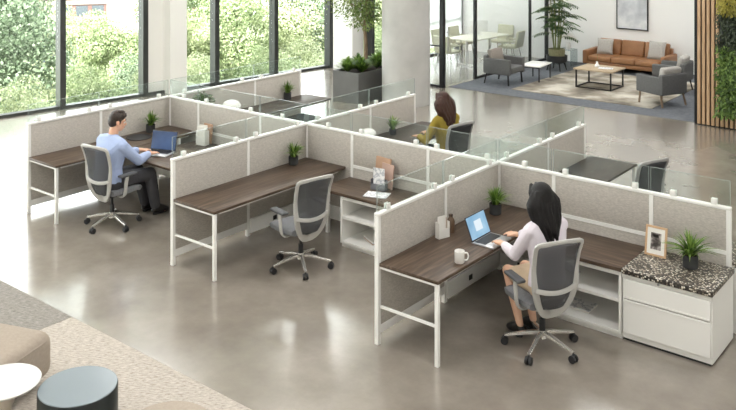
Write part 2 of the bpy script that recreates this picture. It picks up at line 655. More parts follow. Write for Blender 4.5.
# ------------------------------------------------------------------ camera
cam = bpy.data.cameras.new('camera')
cam.sensor_width = 36
cam.lens = 847 / 736 * 36
cam.shift_y = -(205 + 76.3) / 736
cam.clip_end = 300
co = bpy.data.objects.new('camera', cam)
COL.objects.link(co)
co.location = (10.274, -8.067, 3.747)
co.rotation_euler = (PI / 2, 0, R(38.7))
S.camera = co
S.view_settings.view_transform = 'Standard'
S.view_settings.look = 'None'
S.view_settings.gamma = 1
S.view_settings.use_curve_mapping = False
S.view_settings.exposure = 0.38

# ------------------------------------------------------------------ room shell
CEIL = 5.2
fl = MB()
outl = [(-7.06, -11), (12.6, -11), (12.6, 13.6), (-3.46, 13.6), (-3.46, 8.98), (-4.44, 8.98), (-4.44, 8.78)]
vt = [fl.bm.verts.new((x, y, 0)) for x, y in outl]
vb = [fl.bm.verts.new((x, y, -.3)) for x, y in outl]
fl.bm.faces.new(vt)
fl.bm.faces.new(vb[::-1])
for i in range(len(outl)):
    k = (i + 1) % len(outl)
    fl.bm.faces.new((vt[i], vb[i], vb[k], vt[k]))
struct('floor', fl, FLOOR)
struct('ceiling', MB().box(-7.2, -11, CEIL, 12.6, 13.6, CEIL + .2), CEILM)
struct('wall_back', MB().box(-3.6, 13.35, 0, 12.6, 13.6, CEIL), WALLP)
struct('wall_right', MB().box(12.4, -11, 0, 12.6, 13.35, CEIL), WALLP)
struct('wall_front', MB().box(-7.2, -11.2, 0, 12.6, -11, CEIL), WALLP)
struct('floor_carpet', MB().box(-.44, 8.25, 0, 5.1, 13.34, .008), CARPET)

# window wall along the desks: a line from (-5.47, 0) leaning 7.6 degrees
WA = 7.6
wroot_loc, wroot_rz = (-5.5, 0, 0), R(-WA)
wroot = thing('window_1', None, None, wroot_loc, wroot_rz)
wroot['kind'] = 'structure'


def wall_y(u):
    """where the sight line through picture column u meets the window line (metres along it) - survey of the mullions"""
    T = R(38.7)
    k = (u - 368) / 847
    d = V((-math.sin(T) + k * math.cos(T), math.cos(T) + k * math.sin(T)))
    c = V((10.274 + 5.5, -8.067))
    a = R(WA)
    e = V((math.sin(a), math.cos(a)))
    # c + s d = q e
    det = d.x * -e.y + e.x * d.y
    s = (-c.x * -e.y + -e.x * c.y) / det if abs(det) > 1e-9 else 0
    p = c + d * s
    return p.dot(e)


mull = [-8.3, -5.2, -2.2] + [wall_y(61), wall_y(143.5), wall_y(215), wall_y(274), wall_y(329)]
f = MB()
for i, y in enumerate(mull):
    f.box(-.12, y - .06, 0, .1, y + .06, CEIL)
f.box(-.1, -11, 0, .06, 8.75, .06)
f.box(-.1, -11, CEIL - .12, .06, 8.75, CEIL)
f.build('frame', DARKM, wroot, smooth=False)
for a, b in zip([-11] + mull, mull):
    MB().box(-.03, a + .06, .06, -.015, b - .06, CEIL - .12).build('pane', WINGL, wroot, smooth=False)
# white wall strip and square columns
struct('column_square', MB().box(-5.22, 3.74, 0, -4.75, 4.2, CEIL), WALLP)
struct('column_square_corner', MB().box(-4.2, 8.55, 0, -3.55, 9.0, CEIL), WALLP)
struct('trim_1', MB().box(-.1, wall_y(147), .0, -.0, wall_y(185), CEIL), WALLP, loc=wroot_loc, rz=wroot_rz)
# window wall beyond the jog
w2 = thing('window_2', None, None, (-3.35, 0, 0), 0)
w2['kind'] = 'structure'
m2 = [9.06, 9.7, 11.0, 12.3, 13.28]
f = MB()
for y in m2:
    f.box(-.1, y - .05, 0, .08, y + .05, CEIL)
f.box(-.08, 9, 0, .05, 13.33, .06)
f.box(-.08, 11.0, .94, .05, 13.33, 1.0)
f.build('frame', DARKM, w2, smooth=False)
for a, b in zip(m2, m2[1:]):
    MB().box(-.03, a + .05, .06, -.015, b - .05, CEIL).build('pane', WINGL, w2, smooth=False)
# white roller blinds in the meeting room
bl = MB()
for a, b in zip(m2[2:], m2[3:]):
    bl.box(.09, a + .02, .25, .1, b - .02, CEIL - .1)
BLINDM = leaf_mat('white_blind_cloth', [(246, 246, 246), (248, 248, 248)], .85)
o = bl.build('blind', BLINDM, w2, smooth=False)
# jog wall between the two window lines, above nothing: closes the shell
struct('wall_left', MB().box(-4.45, 8.78, 0, -4.21, 8.98, CEIL), WALLP)

# round concrete column
g = MB()
g.lathe([(.0, 0), (.505, 0), (.505, CEIL), (0, CEIL)], n=48)
struct('column_round', g, CONC, smooth=True, loc=(-.2, 6.28, 0))

# glass partitions of the meeting room
gp = thing('partition_glass_side', None, None, (-.5, 0, 0))
gp['kind'] = 'structure'
ys = [8.1, 9.52, 12.3, 13.26]
f = MB()
for y, hw in zip(ys, (.05, .035, .03, .04)):
    f.box(-hw, y - hw, 0, hw, y + hw, CEIL)
f.box(-.03, 9.52, 0, .03, 13.3, .05)
f.box(-.03, 8.1, 3.0, .03, 13.3, 3.06)
f.build('frame', BLACKM, gp, smooth=False)
for a, b in zip(ys[1:], ys[2:]):
    MB().box(-.008, a + .045, .05, .008, b - .045, 3).build('pane', PARTGL, gp, smooth=False)
d1 = thing('door_1', None, None, (-.5, 9.46, 0), 0)
d1['kind'] = 'structure'
MB().box(-.008, -1.3, .02, .008, 0, 2.95).build('door_glass', PARTGL, d1, smooth=False)
MB().tube([(.05, -1.2, .8), (.05, -1.2, 1.3)], .012).bar((0, -1.2, .85), (.05, -1.2, .85), .02, .02).bar((0, -1.2, 1.25), (.05, -1.2, 1.25), .02, .02).build('door_handle', STEEL, d1)
gf = thing('partition_glass_front', None, None, (0, 8.1, 0))
gf['kind'] = 'structure'
f = MB()
f.box(-1.5, -.03, 0, -.55, .03, .05).box(-1.5, -.025, .93, -.55, .025, .96).box(-1.54, -.03, 0, -1.5, .03, 3)
f.build('frame', BLACKM, gf, smooth=False)
MB().box(-1.5, -.006, .05, -.55, .006, 3).build('pane', PARTGL, gf, smooth=False)

# ------------------------------------------------------------------ slat wall with planting
sw = thing('partition_slat', None, None, (5.12, 8.1, 0))
sw['kind'] = 'structure'
MB().box(.0, .05, 0, 4.2, .35, CEIL).build('backing', BLACKM, sw, smooth=False)
s = MB()
x = .07
while x < 4.15:
    s.box(x, 0, .02, x + .055, .05, CEIL, bev=.004, seg=1)
    x += .083
s.build('slats', SLATW, sw, smooth=False)
lw = thing('living_wall', 'living green wall of mixed foliage hung on the timber slat partition', 'plant wall', (5.62, 8.1, 0))
MB().box(0, -.06, .28, 3.4, -.01, 4.6).build('planting_tray', BLACKP, lw, smooth=False)


def leaf_field(x0, x1, z0, z1, n, ln, droop, depth=.22, holes=0):
    g = MB()
    for k in range(n):
        px, pz = random.uniform(x0, x1), random.uniform(z0, z1)
        b = (math.sin(px * 7 + pz * 3) * math.sin(pz * 6 - px * 2) + 1) / 2
        py = -.06 - random.random() * depth * (.35 + .65 * b)
        d = V((random.uniform(-.8, .8), random.uniform(-.9, -.1), random.uniform(-1, .35) - droop))
        nrm = V((random.uniform(-.4, .4), -1, random.uniform(-.2, .9)))
        l = ln * random.uniform(.6, 1.3)
        g.leaf((px, py, pz), d, nrm, l, l * random.uniform(.3, .5))
    return g


o = leaf_field(-.03, 3.4, .26, 1.55, 11000, .085, .3).build('foliage', MOSS, lw, smooth=False); tag(o, 'bushy mid green fern clump')
o = leaf_field(-.03, 3.4, 1.45, 2.15, 5600, .08, .5).build('foliage', MOSSD, lw, smooth=False); tag(o, 'dark trailing foliage band')
o = leaf_field(-.03, 3.4, 2.1, 2.9, 6500, .08, .5).build('foliage', MOSSY, lw, smooth=False); tag(o, 'yellow green foliage band')
o = leaf_field(-.03, 3.4, 2.8, 4.6, 10000, .085, .4).build('foliage', MOSS, lw, smooth=False); tag(o, 'green foliage near the ceiling')

# ------------------------------------------------------------------ workstation panels
PH = 1.17
X1, X2, X3, X4 = 0.0, 2.79, 5.62, 8.04
PT = .044


def panel(p0, p1, label, slabel, rail=False, base='strip', end_post=False, open_end=False, clips=(.25, .75), side=1):
    p0, p1 = V((*p0, 0)), V((*p1, 0))
    L = (p1 - p0).length
    a = math.atan2(p1.y - p0.y, p1.x - p0.x)
    t = thing('partition_panel', label, 'partition', p0, a, 'fabric partition panels of the desk cluster')
    h = PT / 2
    zb = .2 if base == 'raceway' else .17
    ti = MB().box(.04, -h + .004, (.77 if rail else zb), L - .04 + (0 if end_post else .04), h - .004, PH - .03, bev=.006)
    ti.build('fabric_panel', PANEL, t)
    if rail:
        MB().box(.04, -h + .004, zb, L - (.04 if end_post else 0), h - .004, .735, bev=.006).build('fabric_panel', PANEL, t)
        MB().box(.04, -h - .003, .735, L - (.04 if end_post else 0), h + .003, .77).build('rail', WHITE, t, smooth=False)
    MB().box(0, -h - .004, PH - .03, L, h + .004, PH, bev=.006).build('top_cap', WHITE, t)
    MB().box(0, -h, .0, .04, h, PH - .03, bev=.003, seg=1).build('post', WHITE, t)
    if end_post:
        MB().box(L - .04, -h, .0, L, h, PH - .03, bev=.003, seg=1).build('post', WHITE, t)
    e = L - (.04 if end_post else 0)
    if base == 'raceway':
        MB().box(.04, -h - .015, .035, e, h + .015, .2, bev=.006).build('raceway', WHITE, t)
        o = MB()
        for sd in (-1, 1):
            y = sd * (h + .016)
            o.box(L * .4, min(y, y + sd * .006), .095, L * .4 + .06, max(y, y + sd * .006), .145)
        o.build('outlet', BLACKP, t, smooth=False)
    else:
        MB().box(.04, -h + .006, .09, e, h - .006, .17, bev=.004).build('base_rail', WHITE, t)
    # glass screen on clips
    sc = thing('glass_screen', slabel, 'glass screen', (p0.x, p0.y, PH), a, 'clear glass screens clipped onto the desk panels')
    MB().box(.012, -.005, .006, L - .012, .005, .235).build('glass_sheet', SCRGL, sc, smooth=False)
    ed = MB()
    ed.box(.008, -.004, .006, .0118, .004, .238).box(L - .0118, -.004, .006, L - .008, .004, .238).box(.008, -.004, .2352, L - .008, .004, .238)
    ed.build('glass_edge', SCREDGE, sc, smooth=False)
    for c in clips:
        g = MB()
        g.box(L * c - .026, .006, 0, L * c + .026, .02, .055, bev=.004).box(L * c - .026, -.02, 0, L * c + .026, -.006, .055, bev=.004)
        g.build('clip', WHITE, sc)
    return t


BAYA, BAYB, BAYC = "man's bay", 'empty bay', "white-blouse woman's bay"
h = PT / 2 + .002
# long spine, left to right
for (xa, xb, rail, lab, sl, ep) in [
    (X1, .65, False, "short corner panel with a spiky plant beyond, at the spine end of the man's desk", "short glass screen above the corner of the man's desk", False),
    (.65, 1.93, True, "spine panel behind the upright files in the man's bay", 'glass screen above the upright files in the man bay', False),
    (1.93, X2, True, "spine panel filling the man's bay up to the empty desk's side panel", 'glass screen just left of the middle cross junction', False),
    (X2, 3.55, False, 'short corner panel at the inner end of the empty desk', 'short glass screen above the inner end of the empty desk', False),
    (3.55, 4.69, True, 'spine panel beside the rose document boards, near the empty desk', 'glass screen over the panel behind the rose document boards', False),
    (4.69, X3, True, "spine panel from the rose document boards to the white-blouse woman's side panel", 'glass screen on the spine in front of the olive-top woman, up to the cross junction', False),
    (X3, 6.27, False, "short corner panel at the inner end of the white-blouse woman's desk", "short glass screen above the corner behind the white-blouse woman's plant", False),
    (6.27, 7.29, True, 'spine panel directly behind the head of the white-blouse woman', 'glass screen above the panel behind the white-blouse woman', False),
    (7.29, X4, True, 'spine end panel behind the photo frame and mosaic counter', 'glass screen above the photo frame and mosaic counter', True)]:
    panel((xa, 0), (xb, 0), lab, sl, rail=rail, base='raceway', end_post=ep, clips=(.14, .86) if xb - xa > .9 else ((.3, .8) if ep else (.5,)))
# front fins (from the free end inwards, so the free end has the post)
for (x, m, e, who, gl) in [(X1, 1.22, 2.28, "man's long desk", "man's long desk"), (X2, 1.06, 2.17, 'empty desk', 'empty desk'),
                           (X3, 1.07, 2.14, "white-blouse woman's desk", "white-blouse woman's desk")]:
    panel((x, -e), (x, -m), f'free end side panel with white edge post along the {who}',
          f'glass screen over the free end panel of the {gl}', base='strip', clips=(.15, .85))
    panel((x, -m), (x, -h), f'side panel along the inner half of the {who}', f'glass screen on the inner side panel of the {gl}', base='raceway', clips=(.15, .85))
for (x, m, e, who) in [(X1, 1.72, 2.85, 'dark desk near the windows'), (X2, 1.29, 2.41, "olive-top woman's desk"), (X3, 1.14, 2.2, 'dark desk with the empty mesh chair')]:
    panel((x, h), (x, m), f'back side panel along the inner half of the {who}', f'inner glass screen on the side panel of the {who}', base='raceway', clips=(.15, .85))
    panel((x, m), (x, e), f'back side panel ending free along the outer half of the {who}', f'outer glass screen on the side panel of the {who}', base='strip', end_post=True, clips=(.15, .85))

# ------------------------------------------------------------------ desks
DZ = .735


def desk(x, ylo, yhi, wd, label, wood, end=-1, ox=.032, depth_frame=True):
    """long desk beside a side panel; end -1: free end at ylo, +1: free end at yhi; origin at panel face"""
    L = yhi - ylo
    t = thing('desk', label, 'desk', (x + ox, ylo, 0))
    MB().box(0, 0, DZ - .03, wd - ox, L, DZ, bev=.004).build('desktop', wood, t)
    y = .03 if end < 0 else L - .03
    yy = y
    MB().box(wd - ox - .045, yy - .018, 0, wd - ox - .009, yy + .018, DZ - .03, bev=.003, seg=1).build('leg', WHITE, t)
    MB().box(-.002, yy - .01, .328, wd - ox - .045, yy + .01, .348).build('cross_rail', WHITE, t, smooth=False)
    MB().box(-.002, yy - .015, DZ - .055, wd - ox - .045, yy + .015, DZ - .031).build('top_rail', WHITE, t, smooth=False)
    MB().box(.03, .08, DZ - .06, .06, L - .08, DZ - .031).box(wd - ox - .06, .1, DZ - .055, wd - ox - .03, L - .12, DZ - .031).build('under_frame', WHITE, t, smooth=False)
    y2 = L - .3 if end < 0 else .3
    MB().box(wd - ox - .05, y2 - .02, 0, wd - ox - .01, y2 + .02, DZ - .031).build('leg', WHITE, t)
    return t


desk(X1, -2.28, -.04, .66, "walnut desk with white end frame nearest the windows, behind the seated man", WOOD)
desk(X2, -2.17, -.04, .70, 'long walnut desk with an empty grey mesh chair and a spiky plant on it', WOOD)
desk(X3, -2.14, -.04, .66, 'walnut desk with laptop and white mug, where the white-blouse woman works', WOOD)
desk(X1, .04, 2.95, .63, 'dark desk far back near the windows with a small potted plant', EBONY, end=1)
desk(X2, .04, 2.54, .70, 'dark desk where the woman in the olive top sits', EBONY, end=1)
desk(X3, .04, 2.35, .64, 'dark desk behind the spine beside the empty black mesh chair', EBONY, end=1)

# the man's return worktop
t = thing('return_table', "dark return worktop under the man's laptop, standing off the window-side desk", 'desk', (.68, -1.46, 0), 0)
MB().box(0, 0, DZ - .03, 1.32, .72, DZ, bev=.004).build('desktop', WOODX, t)
for (lx, ly) in ((1.27, .05), (1.27, .67), (.04, .67)):
    MB().box(lx - .02, ly - .02, 0, lx + .02, ly + .02, DZ - .03).build('leg', WHITE, t, smooth=False)
MB().box(.08, .655, .32, 1.23, .685, DZ - .06).build('modesty_panel', WHITE, t, smooth=False)

# ------------------------------------------------------------------ low counters and cabinets
LZ = .65


def counter(x0, x1, y0, y1, z, label, m, th=.035):
    o = MB().box(x0, y0, z - th, x1, y1, z, bev=.004).build('counter_top', m)
    o.location = (x0, y0, 0)
    for v in o.data.vertices:
        v.co.x -= x0
        v.co.y -= y0
    return tag(o, label, 'counter top')


def shelf_unit(x0, x1, y0, y1, z, label, shelves=(.34,), n=1):
    t = thing('shelf_unit', label, 'shelf unit', (x0, y0, 0))
    W, D = x1 - x0, y1 - y0
    g = MB()
    g.box(0, .03, 0, W, D, .05)
    g.build('plinth', WHITE, t, smooth=False)
    MB().box(0, 0, .05, .025, D, z, bev=.002, seg=1).build('side_panel', WHITE, t)
    MB().box(W - .025, 0, .05, W, D, z, bev=.002, seg=1).build('side_panel', WHITE, t)
    MB().box(.025, 0, .05, W - .025, D, .075).build('bottom_panel', WHITE, t, smooth=False)
    MB().box(.025, 0, z - .04, W - .025, D, z).build('top_panel', WHITE, t, smooth=False)
    MB().box(.025, D - .02, .075, W - .025, D, z - .04).build('back_panel', WHITE, t, smooth=False)
    for s_ in shelves:
        MB().box(.025, .01, s_, W - .025, D - .02, s_ + .025).build('shelf', WHITE, t, smooth=False)
    for k in range(1, n):
        MB().box(W * k / n - .012, .0, .075, W * k / n + .012, D - .02, z - .04).build('divider', WHITE, t, smooth=False)
    return t


# empty bay
counter(3.57, 5.57, -.62, -.06, LZ - .02, 'low walnut counter holding the rose document boards, along the spine in the empty bay', WOODX)
shelf_unit(3.88, 5.5, -.6, -.07, LZ - .055, 'low white open shelf unit under the counter with the rose document boards', (.33,), 2)
# blouse bay
counter(6.33, 7.29, -.71, -.06, LZ, 'low walnut counter behind the chair of the white-blouse woman', WOODX)
counter(7.294, 8.085, -.71, -.06, LZ, 'black and cream mosaic counter top with photo frame and plant', MOSAIC, .045)
shelf_unit(6.36, 7.285, -.69, -.07, LZ - .035, 'low white open shelf unit behind the white-blouse woman\'s chair', (.33,), 1)
t = thing('file_cabinet', 'white two drawer file cabinet under the mosaic counter', 'cabinet', (7.29, -.69, 0))
W, D, Z = .785, .62, LZ - .045
MB().box(.02, .03, 0, W - .02, D, .02).build('plinth', BLACKP, t, smooth=False)
MB().box(0, .022, .02, W, D, Z, bev=.003, seg=1).build('cabinet_body', WHITE, t)
dr = MB().box(.012, 0, .39, W - .012, .02, Z - .045, bev=.003, seg=1).build('drawer', WHITE, t)
MB().box(.03, -.006, .392, W - .03, .001, .402).build('finger_pull', WHITE, dr, smooth=False)
dr = MB().box(.012, 0, .075, W - .012, .02, .378, bev=.003, seg=1).build('drawer', WHITE, t)
MB().box(.03, -.006, .362, W - .03, .001, .372).build('finger_pull', WHITE, dr, smooth=False)
MB().box(.0, .003, Z - .04, W, .021, Z, bev=.002, seg=1).build('top_band', WHITE, t)
MB().cone((W * .42, .004, Z - .02), (W * .42, -.004, Z - .02), .011).build('lock', STEEL, t)
# back of the spine end: second mosaic cabinet
counter(7.4, 8.2, .06, .62, LZ, 'mosaic counter top on the far side of the spine end panel', MOSAIC, .045)
t = thing('file_cabinet', 'white cabinet under the mosaic counter behind the spine end panel', 'cabinet', (7.42, .07, 0))
MB().box(0, 0, .0, .77, .53, LZ - .045, bev=.003, seg=1).build('cabinet_body', WHITE, t)
MB().box(.772, .02, .06, .782, .51, .55, bev=.002, seg=1).build('side_cover', WHITE, t)
# man bay low counter
counter(.72, 2.74, -.6, -.06, LZ - .02, "low dark counter along the spine in the man's bay with upright files", EBONY)
shelf_unit(.8, 2.7, -.58, -.07, LZ - .055, "low white open shelf unit under the counter in the man's bay", (.33,), 2)


# ------------------------------------------------------------------ task chairs (local forward +Y)
def back_y(z):
    pts = [(.36, -.13), (.42, -.165), (.5, -.19), (.6, -.206), (.75, -.206), (.9, -.232), (1.05, -.285)]
    for (a, b), (c, d) in zip(pts, pts[1:]):
        if z <= c:
            q = (z - a) / (c - a)
            return b + (d - b) * q
    return pts[-1][1]


def make_chair(label, framem, meshm, seatm, basem, padm):
    t = thing('task_chair', label, 'chair')
    for k in range(5):
        a = 2 * PI * k / 5 + R(18)
        c, s_ = math.cos(a), math.sin(a)
        g = MB()
        g.sweep([(.025 * c, .025 * s_, .14), (.1 * c, .1 * s_, .134), (.22 * c, .22 * s_, .108), (.33 * c, .33 * s_, .084)],
                [.046, .042, .036, .03], [.04, .034, .026, .022], side=(-s_, c, 0))
        g.build('base_leg', basem, t)
        cx, cy = .33 * c, .33 * s_
        g = MB()
        sx, sy = -s_, c
        for q in (-1, 1):
            g.cone((cx + q * .007 * sx, cy + q * .006 * sy, .034), (cx + q * .028 * sx, cy + q * .028 * sy, .034), .034, .032, 18)
        g.hull([((cx, cy, .05), .016), ((cx, cy, .072), .012)])
        g.build('caster', BLACKP, t)
    MB().cone((0, 0, .1), (0, 0, .165), .042, .034, 20).build('base_hub', basem, t)
    MB().cone((0, 0, .13), (0, 0, .26), .028, n=16).cone((0, 0, .26), (0, 0, .385), .016, n=14).build('gas_lift', BLACKP, t)
    MB().box(-.1, -.13, .375, .1, .12, .425, bev=.015).box(-.17, -.02, .385, .17, .02, .41, bev=.006).build('tilt_mechanism', BLACKP, t)
    # seat cushion with a rounded front
    g = MB()
    sec = [(-.15, .455, .43), (-.06, .455, .48), (.07, .452, .5), (.19, .452, .49), (.26, .44, .46), (.285, .42, .42)]
    rings = []
    P = [(0, y, z) for y, z, w in sec]
    g.sweep(smooth_path(P, 3), [w for w in [.43, .447, .463, .48, .488, .495, .5, .498, .494, .49, .482, .47, .46, .447, .433, .42]], .075, side=(1, 0, 0), n=20, power=.42)
    g.build('seat', seatm, t)
    # back frame: one loop of flat ribbon, narrowing to the spine under the seat
    half = [(.0, -.125, .36), (.035, -.132, .364), (.08, -.148, .388), (.128, -.172, .445), (.175, -.196, .545), (.203, -.207, .65), (.213, -.208, .78), (.219, -.232, .9), (.226, -.265, .99), (.222, -.274, 1.015)]
    left = smooth_path([(-x, y, z) for x, y, z in half[::-1]], 4)
    right = smooth_path(half, 4)
    top = [(.2, -.28, 1.028), (.1, -.288, 1.032), (0, -.29, 1.033), (-.1, -.288, 1.032), (-.2, -.28, 1.028)]
    loop = left[:-1] + right + [V(p) for p in top]
    n = len(loop)
    wl = []
    for p in loop:
        z = p.z
        wl.append(.075 if z < .5 else (.075 - (z - .5) / .3 * .037 if z < .8 else .038))
    c0 = V((0, -.2, .72))

    def sd(i):
        d = loop[i] - c0
        return (d.x, 0, d.z)
    MBx = MB().sweep(loop, wl, .026, side=sd, n=12, closed=True)
    MBx.build('back_frame', framem, t)
    # mesh
    g = MB()
    rows, cols = 14, 10
    grid = []
    for i in range(rows + 1):
        z = .43 + (1.02 - .43) * i / rows
        hw = .105 + (.198 - .105) * ((z - .43) / .22) ** .85 if z < .65 else .198 + (z - .65) / .37 * .02
        row = []
        for j in range(cols + 1):
            q = -1 + 2 * j / cols
            row.append(g.bm.verts.new((q * hw, back_y(z) - .004 - .028 * (1 - q * q), z)))
        grid.append(row)
    for i in range(rows):
        for j in range(cols):
            g.bm.faces.new((grid[i][j], grid[i][j + 1], grid[i + 1][j + 1], grid[i + 1][j]))
    o = g.build('mesh_back', meshm, t)
    sm = o.modifiers.new('solid', 'SOLIDIFY'); sm.thickness = .004
    # lumbar bar
    pts = [(x, back_y(.6) - .014 - .03 * (1 - (x / .2) ** 2), 0.625 - .035 * (1 - (x / .2) ** 2)) for x in [-.2 + .04 * k for k in range(11)]]
    MB().sweep(pts, .042, .018, side=(0, .15, 1), n=10).build('lumbar_bar', framem, t)
    for sd_ in (-1, 1):
        p = smooth_path([(sd_ * .15, -.02, .4), (sd_ * .235, -.03, .405), (sd_ * .275, -.035, .45), (sd_ * .285, -.03, .56), (sd_ * .275, .0, .655)], 4)
        ar = MB().sweep(p, .05, .02, side=(0, 1, .2), n=10).build('arm_support', framem, t)
        MB().box(sd_ * .275 - .042, -.12, .655, sd_ * .275 + .042, .13, .685, bev=.013, seg=3).build('arm_pad', padm, ar)
    return t


ch = make_chair('x', GREYF, MESHB, SEATF, ALU, CHARC)
grp = 'grey framed mesh task chairs'
c_a = place(ch, (3.93, -1.32, 0), R(78), 'empty pale grey framed mesh chair at the long walnut desk', grp, True)
c_b = place(ch, (6.8, -1.27, 0), R(59), 'pale grey framed mesh chair under the white-blouse woman', grp)
c_c = place(ch, (1.21, -1.84, 0), R(6), 'pale grey framed mesh chair under the man in the blue shirt', grp)
MESHK = mat('black_net', (44, 45, 48), .8)
def swivel(c, deg):
    for o in c.children:
        if o.name.startswith(('base_leg', 'caster')):
            o.rotation_euler = (0, 0, R(deg))


chb = make_chair('x', mat('dark_chair_frame', (150, 149, 147), .4), MESHK, DSEAT, BLACKM, BLACKP)
swivel(c_a, 10); swivel(c_b, -16); swivel(c_c, -30)
place(chb, (3.82, 1.74, 0), R(78), 'dark mesh chair of the woman in the olive top', 'dark mesh task chairs', True)
place(chb, (6.52, 1.64, 0), R(68), 'empty black mesh chair behind the spine, by the dark desk', 'dark mesh task chairs')
# black stool tucked under the far desk
t = thing('stool', 'black upholstered stool tucked under the far dark desk near the windows', 'stool', (.52, 2.35, 0))
MB().box(-.24, -.24, .38, .24, .24, .5, bev=.03, seg=3).build('seat', DSEAT, t)
for (a, b) in ((-.19, -.19), (.19, -.19), (-.19, .19), (.19, .19)):
    MB().cone((a, b, 0), (a * .9, b * .9, .39), .014, .018, 10).build('leg', BLACKM, t)


# ------------------------------------------------------------------ people
def ik(s, w, la, lb, pole):
    s, w = V(s), V(w)
    d = w - s
    D = min(d.length, (la + lb) * .999)
    d.normalize()
    w = s + d * D
    a = (la * la - lb * lb + D * D) / (2 * D)
    hgt = math.sqrt(max(0, la * la - a * a))
    p = V(pole)
    p = (p - d * p.dot(d)).normalized()
    return s + d * a + p * hgt, w


def head_matrix(c, yaw, pitch):
    return M.Translation(V(c)) @ M.Rotation(yaw, 4, 'Z') @ M.Rotation(pitch, 4, 'X')


def person(label, loc, rz, sp):
    t = thing('person', label, 'person', loc, rz)
    k = sp.get('k', 1.0)          # build: 1 man, .9 woman
    sw_ = sp['shoulder']
    lean = sp.get('lean', 0)
    # joints (local, forward +Y)
    pel = V((0, -.06, .575))
    chest = V((0, -.075 + lean * .6, .86))
    neck = None
    up = sp.get('up', 0)
    hc = V(sp['head'])
    skin = sp['skin']
    b = MB()
    # trunk
    torso = MB

    def trunk(g, f):
        g.hull([((-.085 * k, -.06, .575), .105 * k + f), ((.085 * k, -.06, .575), .105 * k + f), ((-.07 * k, -.07 + lean * .25, .72), .095 * k + f), ((.07 * k, -.07 + lean * .25, .72), .095 * k + f)])
        g.hull([((-.07 * k, -.07 + lean * .25, .72), .095 * k + f), ((.07 * k, -.07 + lean * .25, .72), .095 * k + f),
                ((-.09 * k, -.07 + lean * .7, .9), .105 * k + f), ((.09 * k, -.07 + lean * .7, .9), .105 * k + f)])
        g.hull([((-.09 * k, -.07 + lean * .7, .9), .105 * k + f), ((.09 * k, -.07 + lean * .7, .9), .105 * k + f),
                ((-sw_ + .02, -.065 + lean, 1.015 + up), .055 * k + f), ((sw_ - .02, -.065 + lean, 1.015 + up), .055 * k + f), ((0, -.06 + lean, 1.06 + up), .05 * k + f)])
        if sp.get('bust'):
            g.hull([((-.07, .03 + lean * .75, .9 + up * .7), .06 + f), ((.07, .03 + lean * .75, .9 + up * .7), .06 + f), ((0, -.04 + lean * .75, .92), .08 + f)])
    trunk(b, 0)
    H = head_matrix(hc, sp.get('yaw', 0), sp.get('pitch', 0))
    nb = H @ V((0, -.03, -.06))
    b.hull([((0, -.06 + lean, 1.05 + up), .056 * k), (nb, .052 * k)])
    # head
    s_ = sp.get('hs', 1.0)
    HH = H @ M.Scale(s_, 4)
    b.sphere((0, -.012, .03), (.074, .095, .088), 3, HH)
    b.sphere((0, .022, -.045), (.058, .066, .064), 3, HH)
    b.hull([(HH @ V((0, .052, -.088)), .02 * s_), (HH @ V((0, .015, -.07)), .045 * s_)])
    b.hull([(HH @ V((0, .084, .015)), .009 * s_), (HH @ V((0, .1, -.022)), .014 * s_), (HH @ V((0, .08, -.03)), .014 * s_)])
    for q in (-1, 1):
        b.sphere((q * .077, -.012, -.008), (.01, .02, .031), 2, HH)
        b.hull([(HH @ V((q * .048, .07, .03)), .011 * s_), (HH @ V((q * .015, .082, .028)), .011 * s_)])
        b.sphere((q * .04, .055, -.028), (.022, .02, .022), 2, HH)
    b.hull([(HH @ V((-.02, .075, -.058)), .009 * s_), (HH @ V((.02, .075, -.058)), .009 * s_), (HH @ V((0, .083, -.058)), .009 * s_)])
    # arms and hands
    arms = []
    for q, tgt, pole, hd in sp['arms']:
        sh = V((q * sw_, -.065 + lean, 1.0 + up))
        el, wr = ik(sh, tgt, sp.get('ua', .285) , sp.get('fa', .25), pole)
        arms.append((sh, el, wr))
        b.hull([(sh, .056 * k), (sh.lerp(el, .5), .049 * k), (el, .04 * k)])
        b.hull([(el, .041 * k), (el.lerp(wr, .35), .04 * k), (wr, .026 * k)])
        # hand: palm, four bent fingers, thumb from the side
        f = V(hd).normalized()
        side = f.cross(V((0, 0, 1))).normalized()          # points to the person's right
        inn = side * (-q)
        palm_c = wr + f * .05 + V((0, 0, -.004))
        b.hull([(wr, .024 * k), (wr + f * .05 + side * .028, .015), (wr + f * .05 - side * .028, .015), (wr + f * .085 + side * .03, .012), (wr + f * .085 - side * .03, .012)])
        for fi, (off, ln) in enumerate(((.033, .058), (.011, .07), (-.011, .075), (-.033, .066))):
            o = side * (off * q)
            p0 = wr + f * .085 + o
            p1 = p0 + f * ln * .52 + V((0, 0, .004)) + o * .12
            p2 = p1 + f * ln * .42 + V((0, 0, -.018))
            b.hull([(p0, .0098), (p1, .0088)])
            b.hull([(p1, .0088), (p2, .0074)])
        p0 = wr + f * .03 + inn * .024
        p1 = p0 + f * .03 + inn * .026 + V((0, 0, -.004))
        p2 = p1 + f * .028 + inn * .006 + V((0, 0, -.008))
        b.hull([(p0, .014), (p1, .0105)])
        b.hull([(p1, .0105), (p2, .0085)])
    # legs and feet
    legs = []
    for q, kn, an, toe in sp['legs']:
        hp = V((q * .09 * k, -.04, .56))
        kn, an, toe = V(kn), V(an), V(toe)
        legs.append((hp, kn, an, toe))
        b.hull([(hp, .09 * k), (hp.lerp(kn, .5), .075 * k), (kn, .056 * k)])
        b.hull([(kn, .054 * k), (kn.lerp(an, .33), .055 * k), (an, .036 * k)])
        b.hull([(an + V((0, -.015, -.05)), .03 * k), (an + (toe - an) * .1, .034 * k), (toe + V((0, -.04, .005)), .03 * k), (toe, .022)])
    body = remesh(b, 'body', .0055, 3)
    link('body', body, skin, t)
